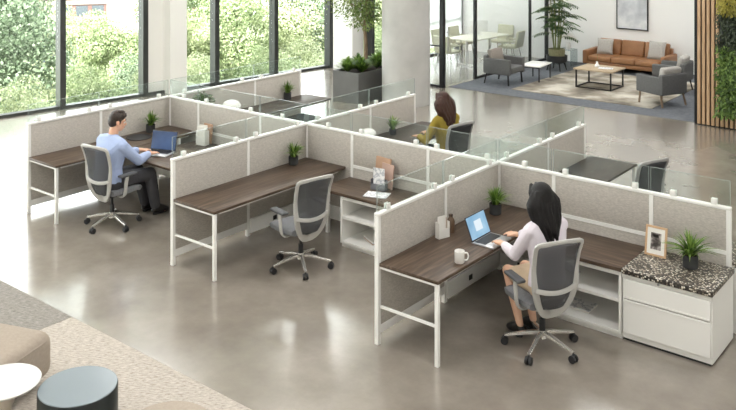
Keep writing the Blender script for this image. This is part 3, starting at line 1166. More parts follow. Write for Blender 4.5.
    # eyes, lips
    for q in (-1, 1):
        e = MB().sphere(HH @ V((q * .031, .073, .006)), .0125 * s_, 2).build('eye', EYEW, t)
        MB().sphere(HH @ V((q * .0315, .0805, .006)), .0066 * s_, 2).build('iris', IRIS, e)
        if sp.get('brow'):
            MB().hull([(HH @ V((q * .05, .078, .037)), .0045), (HH @ V((q * .016, .0915, .036)), .0055)]).build('eyebrow', sp['hairm'], t)
    MB().hull([(HH @ V((-.021, .08, -.058)), .005), (HH @ V((.021, .08, -.058)), .005), (HH @ V((0, .091, -.056)), .006)]).build('lips', LIP, t)
    # clothes
    g = MB()
    fz = .013
    trunk(g, fz)
    for (sh, el, wr) in arms:
        end = el.lerp(wr, sp.get('sleeve', .9))
        g.hull([(sh, .056 * k + fz), (sh.lerp(el, .5), .05 * k + fz), (el, .042 * k + fz)])
        g.hull([(el, .043 * k + fz), (el.lerp(wr, .35), .042 * k + fz), (end, .031 * k + fz)])
    if sp.get('collar'):
        g.hull([((0, -.06 + lean, 1.05 + up), .066 * k), (nb.lerp(V((0, -.06 + lean, 1.05 + up)), .8), .06 * k)])
    me = remesh(g, sp['topname'], .0075, 3)
    o = link(sp['topname'], me, sp['topm'], t)
    if sp.get('collar'):
        c = nb.lerp(V((0, -.06 + lean, 1.05 + up)), .72)
        pts = []
        for i in range(17):
            a = R(100) + R(340) * i / 16
            pts.append((c.x + .063 * math.cos(a), c.y + .06 * math.sin(a) + .004, c.z + .012 - .022 * max(0, math.sin(a))))
        MB().sweep(pts, .034, .009, side=(0, 0, 1), n=8).build('collar', sp['topm'], o)
    g = MB()
    cut = sp.get('legcut', 1.0)
    g.hull([((-.085 * k, -.06, .555), .108 * k + .012), ((.085 * k, -.06, .555), .108 * k + .012), ((0, -.06, .6), .108 * k + .002)])
    for (hp, kn, an, toe) in legs:
        if cut >= 1:
            g.hull([(hp, .095 * k + .01), (hp.lerp(kn, .5), .08 * k + .01), (kn, .06 * k + .012)])
            g.hull([(kn, .06 * k + .012), (kn.lerp(an, .4), .058 * k + .012), (an + V((0, 0, .015)), .05 * k + .01)])
        else:
            g.hull([(hp, .095 * k + .01), (hp.lerp(kn, cut), .066 * k + .014)])
    if cut < 1:
        (h0, k0, _, _), (h1, k1, _, _) = legs
        g.hull([(h0, .1 * k), (h1, .1 * k), (h0.lerp(k0, cut), .066 * k + .01), (h1.lerp(k1, cut), .066 * k + .01)])
    me = remesh(g, sp['botname'], .0085, 3)
    link(sp['botname'], me, sp['botm'], t)
    for (hp, kn, an, toe) in legs:
        g = MB()
        g.hull([(an + V((0, -.02, -.058)), .034), (an + (toe - an) * .12, .042 * k), (toe + V((0, -.04, .008)), .036), (toe + V((0, .006, .003)), .027)])
        me = remesh(g, 'shoe', .006, 2)
        for v in me.vertices:
            v.co.z = max(v.co.z, .012)
        so = link('shoe', me, SHOEM, t)
        d = (toe - an); d.z = 0; d.normalize(); sd2 = V((-d.y, d.x, 0))
        pts = [an + d * -.05 , toe + d * .03]
        MB().hull([((an.x - d.x * .02, an.y - d.y * .02, .014), .012), ((toe.x, toe.y, .014), .012),
                   ((an.x + sd2.x * .025, an.y + sd2.y * .025, .014), .012), ((an.x - sd2.x * .025, an.y - sd2.y * .025, .014), .012)]).build('sole', BLACKP, so)
    # hair
    g = MB()
    rnd = random.Random(sp.get('seed', 3))
    if sp['hair'] == 'short':
        g.sphere((0, -.02, .055), (.081, .098, .08), 3, HH)
        g.sphere((0, -.056, .01), (.074, .064, .085), 3, HH)
        g.hull([(HH @ V((-.05, .052, .088)), .026), (HH @ V((.045, .058, .092)), .028), (HH @ V((0, .03, .11)), .03)])
        for i in range(26):
            a, e = rnd.uniform(0, 2 * PI), rnd.uniform(.5, 1.4)
            p = V((.07 * math.cos(a) * math.cos(e), -.02 + .085 * math.sin(a) * math.cos(e), .06 + .075 * math.sin(e)))
            g.hull([(HH @ p, .017), (HH @ (p + V((rnd.uniform(-.02, .02), .03, .008))), .012)])
        for q in (-1, 1):
            g.hull([(HH @ V((q * .071, .012, .035)), .013), (HH @ V((q * .074, .012, -.012)), .007)])
    else:
        g.sphere((0, -.022, .045), (.087, .1, .085), 3, HH)
        g.sphere((0, -.05, .0), (.084, .075, .1), 3, HH)
        for q in (-1, 1):
            g.hull([(HH @ V((q * .03, .055, .105)), .018), (HH @ V((q * .077, .03, .045)), .02), (HH @ V((q * .083, .005, -.04)), .02)])
        ln = sp.get('hairlen', .38)
        hb = hc.z
        for i in range(34):
            a = R(-5) + R(190) * (i % 17) / 16
            q = math.cos(a)
            p0 = HH @ V((.07 * q, -.02 - .07 * math.sin(a), .05))
            pts = []
            rr = (.021 if i < 17 else .017)
            wob, ph = rnd.uniform(.004, .012), rnd.uniform(0, 6)
            L = ln * rnd.uniform(.82, 1.05) * (.82 + .18 * math.sin(a))
            back = sp.get('hairback', -.14)
            for j in range(8):
                s2 = j / 7
                tx = (1 + (sp.get('hairw', 1.12) - 1) * min(1, s2 * 3.5)) * q * (.088 + .028 * math.sin(PI * min(1, s2 * 1.1))) * (1 - .28 * s2 * s2) + wob * math.sin(ph + s2 * 9)
                ty = (p0.y - hc.y) * (1 - s2) + (back - .03 * math.sin(a)) * s2 + .006 * math.sin(ph + s2 * 7)
                if q * q > .7:
                    ty += .03 * s2
                pts.append(V((hc.x * (1 - s2 * .8) + tx, hc.y + ty, p0.z - L * s2)))
            for j in range(7):
                r0 = rr * (.85 + .4 * min(1, j / 2)) * (1.15 - .45 * (j / 7) ** 2)
                r1 = rr * (.85 + .4 * min(1, (j + 1) / 2)) * (1.15 - .45 * ((j + 1) / 7) ** 2)
                g.hull([(pts[j], r0), (pts[j + 1], r1)])
    me = remesh(g, 'hair', .0065, 2)
    link('hair', me, sp['hairm'], t)
    return t


def to_local(loc, rz, w):
    d = V((w[0] - loc[0], w[1] - loc[1]))
    c, s_ = math.cos(-rz), math.sin(-rz)
    return (d.x * c - d.y * s_, d.x * s_ + d.y * c, w[2])


# woman in the white blouse
loc, rz = (6.765, -1.2, 0), R(68)
hr, hl = to_local(loc, rz, (6.36, -.93, .80)), to_local(loc, rz, (6.37, -1.21, .80))
person('woman with long black hair in a white blouse typing on a laptop', loc, rz, dict(
    k=.94, shoulder=.178, lean=.02, up=.05, head=(.0, .03, 1.3), yaw=R(6), pitch=R(-12), hs=1.04, skin=SKINW, bust=True,
    arms=[(1, hr, (.5, -.6, -1), (-.25, 1, -.12)), (-1, hl, (-.5, -.6, -1), (.15, 1, -.12))], ua=.3, fa=.26,
    legs=[(1, (.1, .36, .55), (.08, .22, .115), (.09, .37, .035)), (-1, (-.1, .36, .55), (-.09, .2, .115), (-.09, .35, .035))],
    topname='blouse', topm=BLOUSE, sleeve=.8, botname='shorts', botm=BEIGES, legcut=.72, hair='long', hairm=HAIRB, hairlen=.42, hairback=-.14, hairw=1.45, seed=5))
# man in the blue shirt
loc, rz = (1.19, -1.82, 0), R(-2)
hr, hl = to_local(loc, rz, (1.3, -1.35, .805)), to_local(loc, rz, (1.07, -1.33, .805))
person('man with short dark hair in a light blue shirt working at a laptop', loc, rz, dict(
    k=1.13, shoulder=.222, lean=.06, up=.01, head=(.01, .07, 1.265), yaw=R(-22), pitch=R(-10), hs=1.02, skin=SKIN, brow=True, collar=True,
    arms=[(1, hr, (.7, -.5, -1), (-.1, 1, -.12)), (-1, hl, (-.7, -.5, -1), (.2, 1, -.12))], ua=.33, fa=.27,
    legs=[(1, (.13, .46, .56), (.1, .56, .12), (.11, .73, .04)), (-1, (-.12, .45, .56), (-.1, .54, .12), (-.11, .71, .04))],
    topname='shirt', topm=SHIRT, sleeve=.84, botname='trousers', botm=TROUS, hair='short', hairm=HAIRD))
# woman in the olive top
loc, rz = (3.79, 1.71, 0), R(78)
hr, hl = to_local(loc, rz, (3.47, 1.84, .8)), to_local(loc, rz, (3.49, 1.54, .8))
person('woman with long chestnut hair in an olive mustard top, seen from behind', loc, rz, dict(
    k=.94, shoulder=.18, lean=.03, up=.05, head=(.0, .04, 1.3), yaw=R(8), pitch=R(-12), hs=.98, skin=SKINW, bust=True,
    arms=[(1, hr, (.8, -.4, -.9), (-.2, 1, -.12)), (-1, hl, (-.8, -.4, -.9), (.2, 1, -.12))], ua=.3, fa=.25,
    legs=[(1, (.1, .4, .55), (.09, .34, .115), (.1, .5, .035)), (-1, (-.1, .4, .55), (-.09, .32, .115), (-.09, .48, .035))],
    topname='top', topm=OLIVET, sleeve=.92, botname='trousers', botm=DENIM, hair='long', hairm=HAIRR, hairlen=.36, hairback=-.15, hairw=1.5, seed=9))


# ------------------------------------------------------------------ desk accessories
def laptop(loc, rz, label, scr, open_deg=108, bx=True):
    """local: keyboard side faces -Y, hinge at +Y"""
    t = thing('laptop', label, 'laptop', loc, rz)
    W, D = .34, .235
    MB().box(-W / 2, -D / 2, 0, W / 2, D / 2, .016, bev=.004).build('base', LAPT, t)
    MB().box(-W * .43, -.02, .0162, W * .43, D / 2 - .02, .0185).build('keyboard', BLACKP, t, smooth=False)
    MB().box(-.05, -D / 2 + .015, .0162, .05, -.03, .0172).build('trackpad', mat('trackpad_grey', (170, 171, 174), .4), t, smooth=False)
    a = R(open_deg - 90)
    m = M.Translation((0, D / 2 - .006, .014)) @ M.Rotation(-a, 4, 'X')
    l = MB().box(-W / 2, -.004, 0, W / 2, .004, .225, bev=.003, mtx=m).build('lid', mat('laptop_lid', (60, 61, 64), .4, metal=.4), t)
    s = MB().box(-W / 2 + .008, -.0055, .012, W / 2 - .008, -.0042, .217, mtx=m).build('screen', scr, l, smooth=False)
    MB().box(-.055, -.0062, .07, .065, -.0057, .165, mtx=m).build('screen_window', SCRW if bx else scr, l, smooth=False)
    return t


laptop((6.17, -1.07, DZ), R(90), 'silver laptop with light blue screen under the hands of the white-blouse woman', SCRB, 112)
lp = laptop((1.2, -1.14, DZ), R(20), 'open laptop with deep blue screen in front of the man', SCRD, 104, False)
lp.scale = (1.12, 1.12, 1.12)

t = thing('coffee_mug', 'white ceramic mug on the front of the walnut desk', 'mug', (6.2, -1.68, DZ), R(30))
MB().lathe([(0, 0), (.04, 0), (.044, .006), (.045, .105), (.0415, .106), (.0405, .012), (0, .012)], 32).build('cup', CERAM, t)
MB().tube(smooth_path([(.043, 0, .088), (.068, 0, .088), (.078, 0, .058), (.066, 0, .028), (.043, 0, .024)], 4), .0065).build('handle', CERAM, t)


def spiky_plant(loc, label, pr=.06, ph=.11, sp=.16, hh=.22, n=70, m=BLADE, seed=1, group='spiky potted plants in dark pots', w=.013):
    rnd = random.Random(seed)
    t = thing('potted_plant', label, 'plant', loc, 0, group)
    MB().lathe([(0, 0), (pr * .86, 0), (pr, .008), (pr * 1.02, ph), (pr * .9, ph), (pr * .88, ph - .015), (0, ph - .015)], 28).build('pot', POTM, t)
    MB().lathe([(0, ph - .008), (pr * .85, ph - .012), (pr * .85, ph - .014), (0, ph - .014)], 20).build('soil', SOIL, t)
    g = MB()
    for i in range(n):
        a = rnd.uniform(0, 2 * PI)
        out = sp * rnd.random() ** .6
        top = hh * rnd.uniform(.55, 1.0) * (1 - .35 * (out / sp) ** 2)
        d = V((math.cos(a), math.sin(a), 0))
        if d.x < -.35 and loc[2] > .7: out *= .5
        r0 = pr * .5 * rnd.random()
        pts, ws = [], []
        for j in range(6):
            s_ = j / 5
            droop = .12 * hh * (out / sp) * max(0, s_ - .5) * 4 * s_
            pts.append(d * (r0 + out * s_ ** 1.5) + V((0, 0, ph - .015 + top * s_ ** .85 - droop)))
            ws.append(w * (.7 + .6 * s_ if s_ < .4 else 1 - (s_ - .4) / .6 * .95))
        g.quadstrip(pts, ws, d.cross(V((0, 0, 1))) + V((0, 0, rnd.uniform(-.4, .4))))
    g.build('leaves', m, t, smooth=False)
    return t


spiky_plant((5.81, -.38, DZ), "spiky green plant in a black pot on the white-blouse woman's desk", .062, .11, .19, .24, 130, BLADE, 2, w=.017)
spiky_plant((2.92, -.38, DZ), 'spiky green plant in a dark pot at the inner end of the empty desk', .06, .105, .18, .25, 120, BLADE, 3, w=.017)
spiky_plant((.17, -.48, DZ), "spiky plant in a black pot on the far end of the man's walnut desk", .065, .11, .18, .25, 120, BLADE, 4, w=.018)
spiky_plant((7.77, -.3, LZ), 'spiky green plant in a dark pot on the mosaic counter',   .066, .12, .27, .26, 140, BLADE, 5, w=.016)
spiky_plant((.12, 2.4, DZ), 'small spiky plant in a black pot on the far dark desk near the windows', .065, .12, .19, .26, 110, BLADE, 6, w=.02)
spiky_plant((2.98, 1.6, DZ), 'loose leafy plant on the desk of the woman in the olive top', .05, .08, .2, .25, 50, BLADE, 7, w=.024)
spiky_plant((2.95, .55, DZ), "small bushy plant at the spine end of the olive-top woman's desk", .055, .08, .12, .17, 60, BLADED, 8)


def bushy(loc, label, rad, hgt, n, seed, m=BLADED):
    rnd = random.Random(seed)
    t = thing('potted_plant', label, 'plant', loc)
    MB().lathe([(0, 0), (.085, 0), (.095, .012), (.1, .15), (.09, .15), (.085, .13), (0, .13)], 24).build('pot', CERAM, t)
    g = MB()
    for i in range(n):
        a, e = rnd.uniform(0, 2 * PI), rnd.uniform(-.2, 1.5)
        r = rad * rnd.uniform(.3, 1)
        p = V((r * math.cos(a) * math.cos(e), r * math.sin(a) * math.cos(e), .15 + hgt * .35 + hgt * .5 * math.sin(e) * (r / rad)))
        g.leaf(p, V((math.cos(a), math.sin(a), rnd.uniform(-.5, .9))), (rnd.uniform(-.4, .4), rnd.uniform(-.4, .4), 1), .05, .028)
    g.build('leaves', m, t, smooth=False)


bushy((.3, .38, DZ), 'low bushy green plant peeking over the spine behind the man', .18, .34, 620, 1)
t = thing('desk_lamp', 'white dome desk lamp behind the spine next to the bushy plant', 'lamp', (.42, .85, DZ))
MB().lathe([(0, 0), (.07, 0), (.07, .012), (.012, .02), (.01, .2), (0, .2)], 24).build('stand', WHITE, t)
MB().lathe([(.15, .175), (.145, .21), (.11, .255), (.05, .28), (0, .285), (0, .275), (.05, .27), (.105, .245), (.14, .2)], 32).build('shade', CERAM, t)
t = thing('desk_lamp', "white dome desk lamp on the olive-top woman's desk", 'lamp', (2.98, 1.05, DZ))
MB().lathe([(0, 0), (.05, 0), (.05, .012), (.01, .02), (.008, .13), (0, .13)], 24).build('stand', WHITE, t)
MB().lathe([(.11, .12), (.1, .15), (.06, .18), (0, .19), (0, .18), (.06, .17), (.09, .145)], 28).build('shade', CERAM, t)

# dark mat under the man's plant
o = MB().lathe([(0, 0), (.17, 0), (.175, .006), (.17, .012), (0, .012)], 40).build('desk_mat', BLACKP, None, (.3, -.78, DZ))
tag(o, "black round mat on the man's desk in front of the spiky plant", 'desk mat')


def holder(loc, rz, label, w, d, hgt, sheets, m):
    t = thing('file_holder', label, 'file holder', loc, rz)
    MB().box(-w / 2, -d / 2, 0, w / 2, d / 2, .004).box(-w / 2, -d / 2, 0, -w / 2 + .004, d / 2, hgt).box(w / 2 - .004, -d / 2, 0, w / 2, d / 2, hgt).box(-w / 2, d / 2 - .004, 0, w / 2, d / 2, hgt).box(-w / 2, -d / 2, 0, w / 2, -d / 2 + .004, hgt * .6).build('case', m, t, smooth=False)
    for (y, w2, h2, mm, tilt, xo) in sheets:
        mtx = M.Translation((xo, y, .006)) @ M.Rotation(tilt, 4, 'X')
        MB().box(-w2 / 2, -.003, 0, w2 / 2, .003, h2, mtx=mtx).build('document', mm, t, smooth=False)
    return t


PRINT = ramp_tex('printed_page', 'ShaderNodeTexNoise', [(.42, (226, 226, 226)), (.5, (172, 176, 184)), (.58, (232, 232, 232))], 16, rough=.7, detail=2)
# empty bay: boards and leaflet holder
o = MB().box(-.12, -.009, 0, .12, .009, .33, bev=.002, seg=1).build('document_board', KRAFT, None, (4.1, -.1, LZ - .02)); o.rotation_euler = (R(-7), 0, R(-6))
tag(o, 'brown document board leaning on the spine behind the leaflet holder', 'board')
o = MB().box(-.1, -.008, 0, .1, .008, .28, bev=.002, seg=1).build('document_board', PINKB, None, (4.2, -.14, LZ - .02)); o.rotation_euler = (R(-7), 0, R(-10))
tag(o, 'rose coloured document board just in front of the brown one', 'board')
holder((4.17, -.24, LZ - .02), R(8), 'grey holder with printed leaflets standing before the document boards', .19, .07, .12,
       [(-.014, .15, .25, PRINT, 0, .006), (.012, .15, .235, GREYH, 0, -.012)], GREYH)
t = thing('magazine', 'open magazine lying flat on the counter before the leaflet holder', 'magazine', (4.27, -.41, LZ - .02), R(20))
MB().box(-.14, -.1, 0, 0, .1, .006, bev=.002, seg=1).box(.0, -.1, 0, .14, .1, .006, bev=.002, seg=1).build('pages', PRINT, t)
# blouse bay: brochure holder
holder((5.745, -1.27, DZ), R(72), 'cream brochure holder leaning by the side panel of the woman\'s desk', .13, .06, .15,
       [(0, .1, .2, PAPER, 0, -.01), (.016, .11, .17, KRAFT, 0, .006)], PAPER)
t = thing('brown_bottle', 'brown rounded bottle standing behind the cream brochure holder', 'bottle', (5.73, -1.1, DZ))
MB().lathe([(0, 0), (.036, 0), (.04, .01), (.04, .1), (.03, .13), (.018, .145), (.018, .155), (0, .155)], 24).build('glass_body', mat('brown_glaze', (104, 82, 64), .4), t)
MB().cone((0, 0, .155), (0, 0, .172), .02, n=18).build('cap', mat('brown_cap', (70, 54, 42), .5), t)
# man bay: files
holder((.98, -.2, LZ - .02), R(10), "white upright file holder with papers in the man's bay", .16, .1, .2,
       [(-.02, .14, .25, PAPER, 0, -.01), (.01, .14, .27, PAPER, 0, .008), (.03, .14, .24, PINKB, 0, 0)], WHITE)
o = MB().box(-.09, -.008, 0, .09, .008, .27, bev=.002, seg=1).build('document_board', KRAFT, None, (.96, -.1, LZ - .02)); o.rotation_euler = (R(-6), 0, 0)
tag(o, "kraft board leaning on the spine behind the man's white files", 'board')
# shelf contents
def magazine(loc, rz, label, m, n=3):
    t = thing('magazine_stack', label, 'magazines', loc, rz)
    for i in range(n):
        MB().box(-.1, -.13, i * .011, .1, .13, i * .011 + .01, bev=.002, seg=1).build('magazine', [m, PRINT, PAPER][i % 3], t, rz=R(random.uniform(-14, 14)))
magazine((4.2, -.34, .0755), R(60), 'stack of magazines in the low shelf unit of the empty bay', KRAFT)
magazine((4.48, -.3, .0755), R(85), 'second pile of magazines further inside the same low shelf', PRINT)
t = thing('shoe_box', "small dark box in the shelf behind the white-blouse woman's chair", 'box', (6.55, -.46, .0755), R(15))
MB().box(-.07, -.05, 0, .07, .05, .055, bev=.003).build('box_body', mat('brown_card', (98, 78, 62), .8), t)
MB().box(-.074, -.054, .055, .074, .054, .07, bev=.003).build('box_lid', mat('dark_card', (60, 50, 44), .8), t)
magazine((6.78, -.44, .0755), R(80), "white booklets lying in the shelf behind the white-blouse woman's chair", PAPER, 2)
# photo frame
t = thing('photo_frame', 'pale wood photo frame with a black and white picture on the mosaic counter', 'photo frame', (7.43, -.24, LZ), R(0))
mt = M.Rotation(R(-9), 4, 'X')
MB().box(-.1, -.008, 0, -.082, .012, .27, mtx=mt).box(.082, -.008, 0, .1, .012, .27, mtx=mt).box(-.082, -.008, 0, .082, .012, .018, mtx=mt).box(-.082, -.008, .252, .082, .012, .27, mtx=mt).build('frame', mat('pale_oak', (206, 172, 136), .5), t, smooth=False)
MB().box(-.082, -.002, .018, .082, .01, .252, mtx=mt).build('mat_board', PAPER, t, smooth=False)
PHOTO = ramp_tex('monochrome_print', 'ShaderNodeTexNoise', [(.38, (58, 52, 50)), (.5, (128, 120, 116)), (.62, (204, 198, 192))], 14, rough=.5, detail=3)
MB().box(-.048, -.0045, .06, .048, -.002, .21, mtx=mt).build('print', PHOTO, t, smooth=False)
MB().bar((0, .012, .2), (0, .1, .003), .05, .006).build('stand', BLACKP, t, smooth=False)

# ------------------------------------------------------------------ planter with tree
t = thing('planter_box', 'large charcoal rectangular planter beside the round concrete column', 'planter', (-1.2, 6.2, 0))
PW, PD, PHt = .7, 1.4, .64
g = MB()
g.box(-PW / 2, -PD / 2, 0, PW / 2, -PD / 2 + .04, PHt).box(-PW / 2, PD / 2 - .04, 0, PW / 2, PD / 2, PHt)
g.box(-PW / 2, -PD / 2 + .04, 0, -PW / 2 + .04, PD / 2 - .04, PHt).box(PW / 2 - .04, -PD / 2 + .04, 0, PW / 2, PD / 2 - .04, PHt).box(-PW / 2 + .04, -PD / 2 + .04, 0, PW / 2 - .04, PD / 2 - .04, .05)
g.build('planter_body', PLANTER, t, smooth=False)
MB().box(-PW / 2 + .041, -PD / 2 + .041, .05, PW / 2 - .041, PD / 2 - .041, PHt - .04).build('soil', SOIL, t, smooth=False)
SZ = PHt - .04


def branchy_tree(t, trunk, br, leaves, leaf_len, m, seed, bark=BARK, spread=1.0, avoid=None):
    rnd = random.Random(seed)
    g = MB()
    g.tube(smooth_path(trunk, 3), [.045 - .03 * i / (3 * (len(trunk) - 1)) for i in range(3 * (len(trunk) - 1) + 1)], 10)
    tips = []
    for (s_, d, L) in br:
        i = int(s_ * (len(trunk) - 1)); f_ = s_ * (len(trunk) - 1) - i
        p = V(trunk[i]).lerp(V(trunk[min(i + 1, len(trunk) - 1)]), f_)
        d = V(d).normalized()
        if avoid and d.x > .3: L *= .5
        pts = [p + d * L * q + V((0, 0, .25 * L * q * q)) + V((rnd.uniform(-.03, .03), rnd.uniform(-.03, .03), 0)) for q in (0, .35, .7, 1)]
        g.tube(pts, [.016, .012, .009, .004], 7)
        tips += [(x, .3 + .12 * k) for k, x in enumerate(pts[1:])]
    g.build('trunk', bark, t)
    l = MB()
    for k in range(leaves):
        c, r = tips[rnd.randrange(len(tips))]
        while True:
            o = V((rnd.uniform(-1, 1), rnd.uniform(-1, 1), rnd.uniform(-.7, .7)))
            if o.length < 1: break
        ln = leaf_len * rnd.uniform(.6, 1.2)
        if avoid and math.hypot((c + o * r).x - avoid[0], (c + o * r).y - avoid[1]) < avoid[2]: continue
        l.leaf(c + o * r * spread, (o.x + rnd.uniform(-.5, .5), o.y + rnd.uniform(-.5, .5), rnd.uniform(-.8, .3)), (rnd.uniform(-.5, .5), rnd.uniform(-.5, .5), 1), ln, ln * .45)
    l.build('leaves', m, t, smooth=False)


t = thing('indoor_tree', 'slender indoor tree growing out of the charcoal planter', 'tree', (-1.2, 6.15, SZ))
branchy_tree(t, [(0, 0, -.02), (.01, .02, .5), (-.01, .0, 1.0), (.03, .02, 1.5), (.0, .0, 2.1), (.02, .0, 2.9), (0, 0, 3.5)],
             [(.3, (-1, .2, .8), .8), (.38, (.8, .5, .7), .75), (.45, (.2, -1, .6), .85), (.52, (-.9, -.4, .5), .85), (.6, (.9, -.3, .4), .8), (.68, (-.6, .8, .5), .8),
              (.75, (.7, .7, .6), .8), (.82, (-.9, 0, .5), .7), (.88, (.6, -.8, .5), .7), (.95, (0, .5, .8), .6), (.42, (-.5, -.9, .35), .8), (.35, (.9, .1, .45), .6)],
             6500, .085, INTREE, 4, spread=1.0, avoid=(1.0, .13, .66))


def shrublet(loc, label, rad, n, seed, m=BLADE):
    rnd = random.Random(seed)
    t = thing('planter_shrub', label, 'plant', loc, 0, 'grassy shrubs in the charcoal planter')
    g = MB()
    for i in range(n):
        a = rnd.uniform(0, 2 * PI)
        out = rad * rnd.random() ** .7
        top = rnd.uniform(.16, .42) * (1 - .4 * out / rad)
        d = V((math.cos(a), math.sin(a), 0))
        pts = [d * (out * s_ ** 1.3) + V((0, 0, top * s_ * (1.5 - .6 * s_))) for s_ in (0, .35, .7, 1)]
        g.quadstrip(pts, [.01, .03, .026, .002], d.cross(V((0, 0, 1))))
    g.build('leaves', m, t, smooth=False)
    return t


for i, (px, py, lb) in enumerate([(-1.3, 5.7, 'grassy shrub at the near end of the charcoal planter'), (-1.05, 5.85, 'grassy shrub spilling over the planter beside the near end'),
                                  (-1.38, 6.15, 'grassy shrub behind the tree trunk in the planter'), (-1.12, 6.45, 'grassy shrub at the column side of the planter'), (-1.2, 6.65, 'grassy shrub at the far end of the planter, by the column')]):
    shrublet((px, py, SZ), lb, .36, 300, 20 + i, BLADE)

# ------------------------------------------------------------------ lounge
o = MB().box(.85, 8.87, .008, 4.05, 12.2, .02).build('area_rug', RUGL); tag(o, 'faded beige rug under the wooden coffee table in the lounge', 'rug')
RZ = .0205
t = thing('sofa', 'long tan leather three seat sofa against the white wall', 'sofa', (2.02, 12.38, .0085))
t.scale = (1, 1, .86)
SL = 2.14
MB().box(-SL / 2 + .12, .02, .14, SL / 2 - .12, .85, .26, bev=.02).build('sofa_frame', LEATH, t)
for i in range(3):
    w = (SL - .3) / 3
    x0 = -SL / 2 + .15 + i * w
    MB().box(x0 + .004, 0, .26, x0 + w - .004, .66, .43, bev=.035, seg=3).build('seat_cushion', LEATH, t)
    MB().box(x0 + .006, 0, 0, x0 + w - .006, .17, .46, bev=.045, seg=3, mtx=M.Translation((0, .62, .42)) @ M.Rotation(R(-10), 4, 'X')).build('back_cushion', LEATH, t)
MB().box(-SL / 2 + .1, .78, .2, SL / 2 - .1, .9, .72, bev=.03, seg=3).build('backrest', LEATH, t)
for q in (-1, 1):
    MB().box(q * (SL / 2 - .065) - .065, .0, .17, q * (SL / 2 - .065) + .065, .88, .58, bev=.04, seg=3).build('armrest', LEATH, t)
    for y in (.06, .8):
        MB().cone((q * (SL / 2 - .1), y, 0), (q * (SL / 2 - .13), y, .16), .012, .02, 12).build('leg', BLACKM, t)


def pillow(loc, rx, rz, label, m, s=.42):
    b = bmesh.new()
    bmesh.ops.create_grid(b, x_segments=14, y_segments=14, size=s / 2)
    me2 = MB()
    vs = [v.co.copy() for v in b.verts]
    b.free()
    g = MB()
    n = 15
    for sg in (1, -1):
        rows = []
        for i in range(n):
            row = []
            for j in range(n):
                u, v = -1 + 2 * i / (n - 1), -1 + 2 * j / (n - 1)
                th = .075 * (max(0, (1 - u ** 4)) * max(0, (1 - v ** 4))) ** .6
                pinch = 1 - .06 * (1 - u * u) * v * v - .06 * (1 - v * v) * u * u
                row.append(g.bm.verts.new((u * s / 2 * pinch, sg * th, s / 2 + v * s / 2 * pinch)))
            rows.append(row)
        for i in range(n - 1):
            for j in range(n - 1):
                q = (rows[i][j], rows[i + 1][j], rows[i + 1][j + 1], rows[i][j + 1])
                g.bm.faces.new(q if sg < 0 else q[::-1])
    bmesh.ops.remove_doubles(g.bm, verts=list(g.bm.verts), dist=.0005)
    o = g.build('throw_pillow', m, None, loc)
    o.rotation_euler = (R(rx), 0, R(rz))
    return tag(o, label, 'pillow', 'throw pillows in the lounge')


pillow((1.37, 12.81, .37), -16, 6, 'grey throw pillow at the plant end of the tan sofa', PILLOW)
pillow((2.7, 12.8, .37), -16, -8, 'grey patterned throw pillow at the armchair end of the tan sofa', PILLOW, .46)


def armchair(loc, rz, label, m, legm, pm):
    """local forward +Y"""
    t = thing('armchair', label, 'armchair', loc, rz, 'low grey lounge armchairs')
    MB().box(-.27, -.3, .27, .27, .34, .42, bev=.04, seg=3).build('seat_cushion', m, t)
    for q in (-1, 1):
        MB().box(q * .32 - .05, -.34, .24, q * .32 + .05, .33, .6, bev=.03, seg=3).build('armrest', m, t)
        MB().bar((q * .32, .28, .0), (q * .31, .26, .25), .03, .03).build('leg', legm, t, smooth=False)
        MB().bar((q * .33, -.36, .0), (q * .31, -.3, .25), .03, .03).build('leg', legm, t, smooth=False)
    MB().box(-.36, -.38, .24, .36, -.28, .66, bev=.03, seg=3).build('backrest', m, t)
    MB().box(-.26, -.05, 0, .26, .09, .38, bev=.045, seg=3, mtx=M.Translation((0, -.22, .41)) @ M.Rotation(R(12), 4, 'X')).build('back_cushion', pm, t)
    return t


armchair((.36, 9.44, RZ - .004), R(-90), 'grey armchair beside the glass meeting room facing the coffee table', GREYU, BLACKM, TAUPEU)
armchair((4.02, 9.46, RZ), R(66), 'grey armchair at the near end of the rug with its side to us', GREYU, BARK, PILLOW)
armchair((3.72, 11.0, RZ), R(92), 'grey armchair beyond the nearer one, right before the slat partition edge', GREYU, BLACKM, PILLOW)
# coffee table
t = thing('coffee_table', 'low coffee table with pale oak top on a black open frame', 'coffee table', (2.3, 10.35, RZ))
MB().box(-.46, -.4, .405, .46, .4, .435, bev=.004).build('table_top', TABW, t)
for q in (-1, 1):
    x = q * .41
    g = MB()
    MB().box(x - .015, -.36, 0, x + .015, -.33, .405).build('leg', BLACKM, t, smooth=False)
    MB().box(x - .015, .33, 0, x + .015, .36, .405).build('leg', BLACKM, t, smooth=False)
    MB().box(x - .015, -.33, 0, x + .015, .33, .03).build('floor_rail', BLACKM, t, smooth=False)
for q in (-1, 1):
    MB().box(-.395, q * .345 - .015, .0, .395, q * .345 + .015, .025).build('cross_rail', BLACKM, t, smooth=False)
t = thing('bud_vase', 'small glass vase with a stem on the oak coffee table', 'vase', (2.22, 10.4, RZ + .435))
MB().lathe([(0, 0), (.05, 0), (.06, .03), (.03, .08), (.02, .12), (.024, .13), (.02, .13), (.014, .1), (.02, .075), (.045, .03), (.04, .01), (0, .01)], 20).build('glass_body', CERAM, t)
MB().tube([(0, 0, .02), (.01, 0, .2), (.0, .02, .3)], .004, 6).build('stem', CANE, t)
t = thing('magazine', 'open magazine on the oak coffee table', 'magazine', (2.45, 10.35, RZ + .435), R(15))
MB().box(-.16, -.11, 0, 0, .11, .008, bev=.002, seg=1).box(.0, -.11, 0, .16, .11, .008, bev=.002, seg=1).build('pages', PRINT, t)
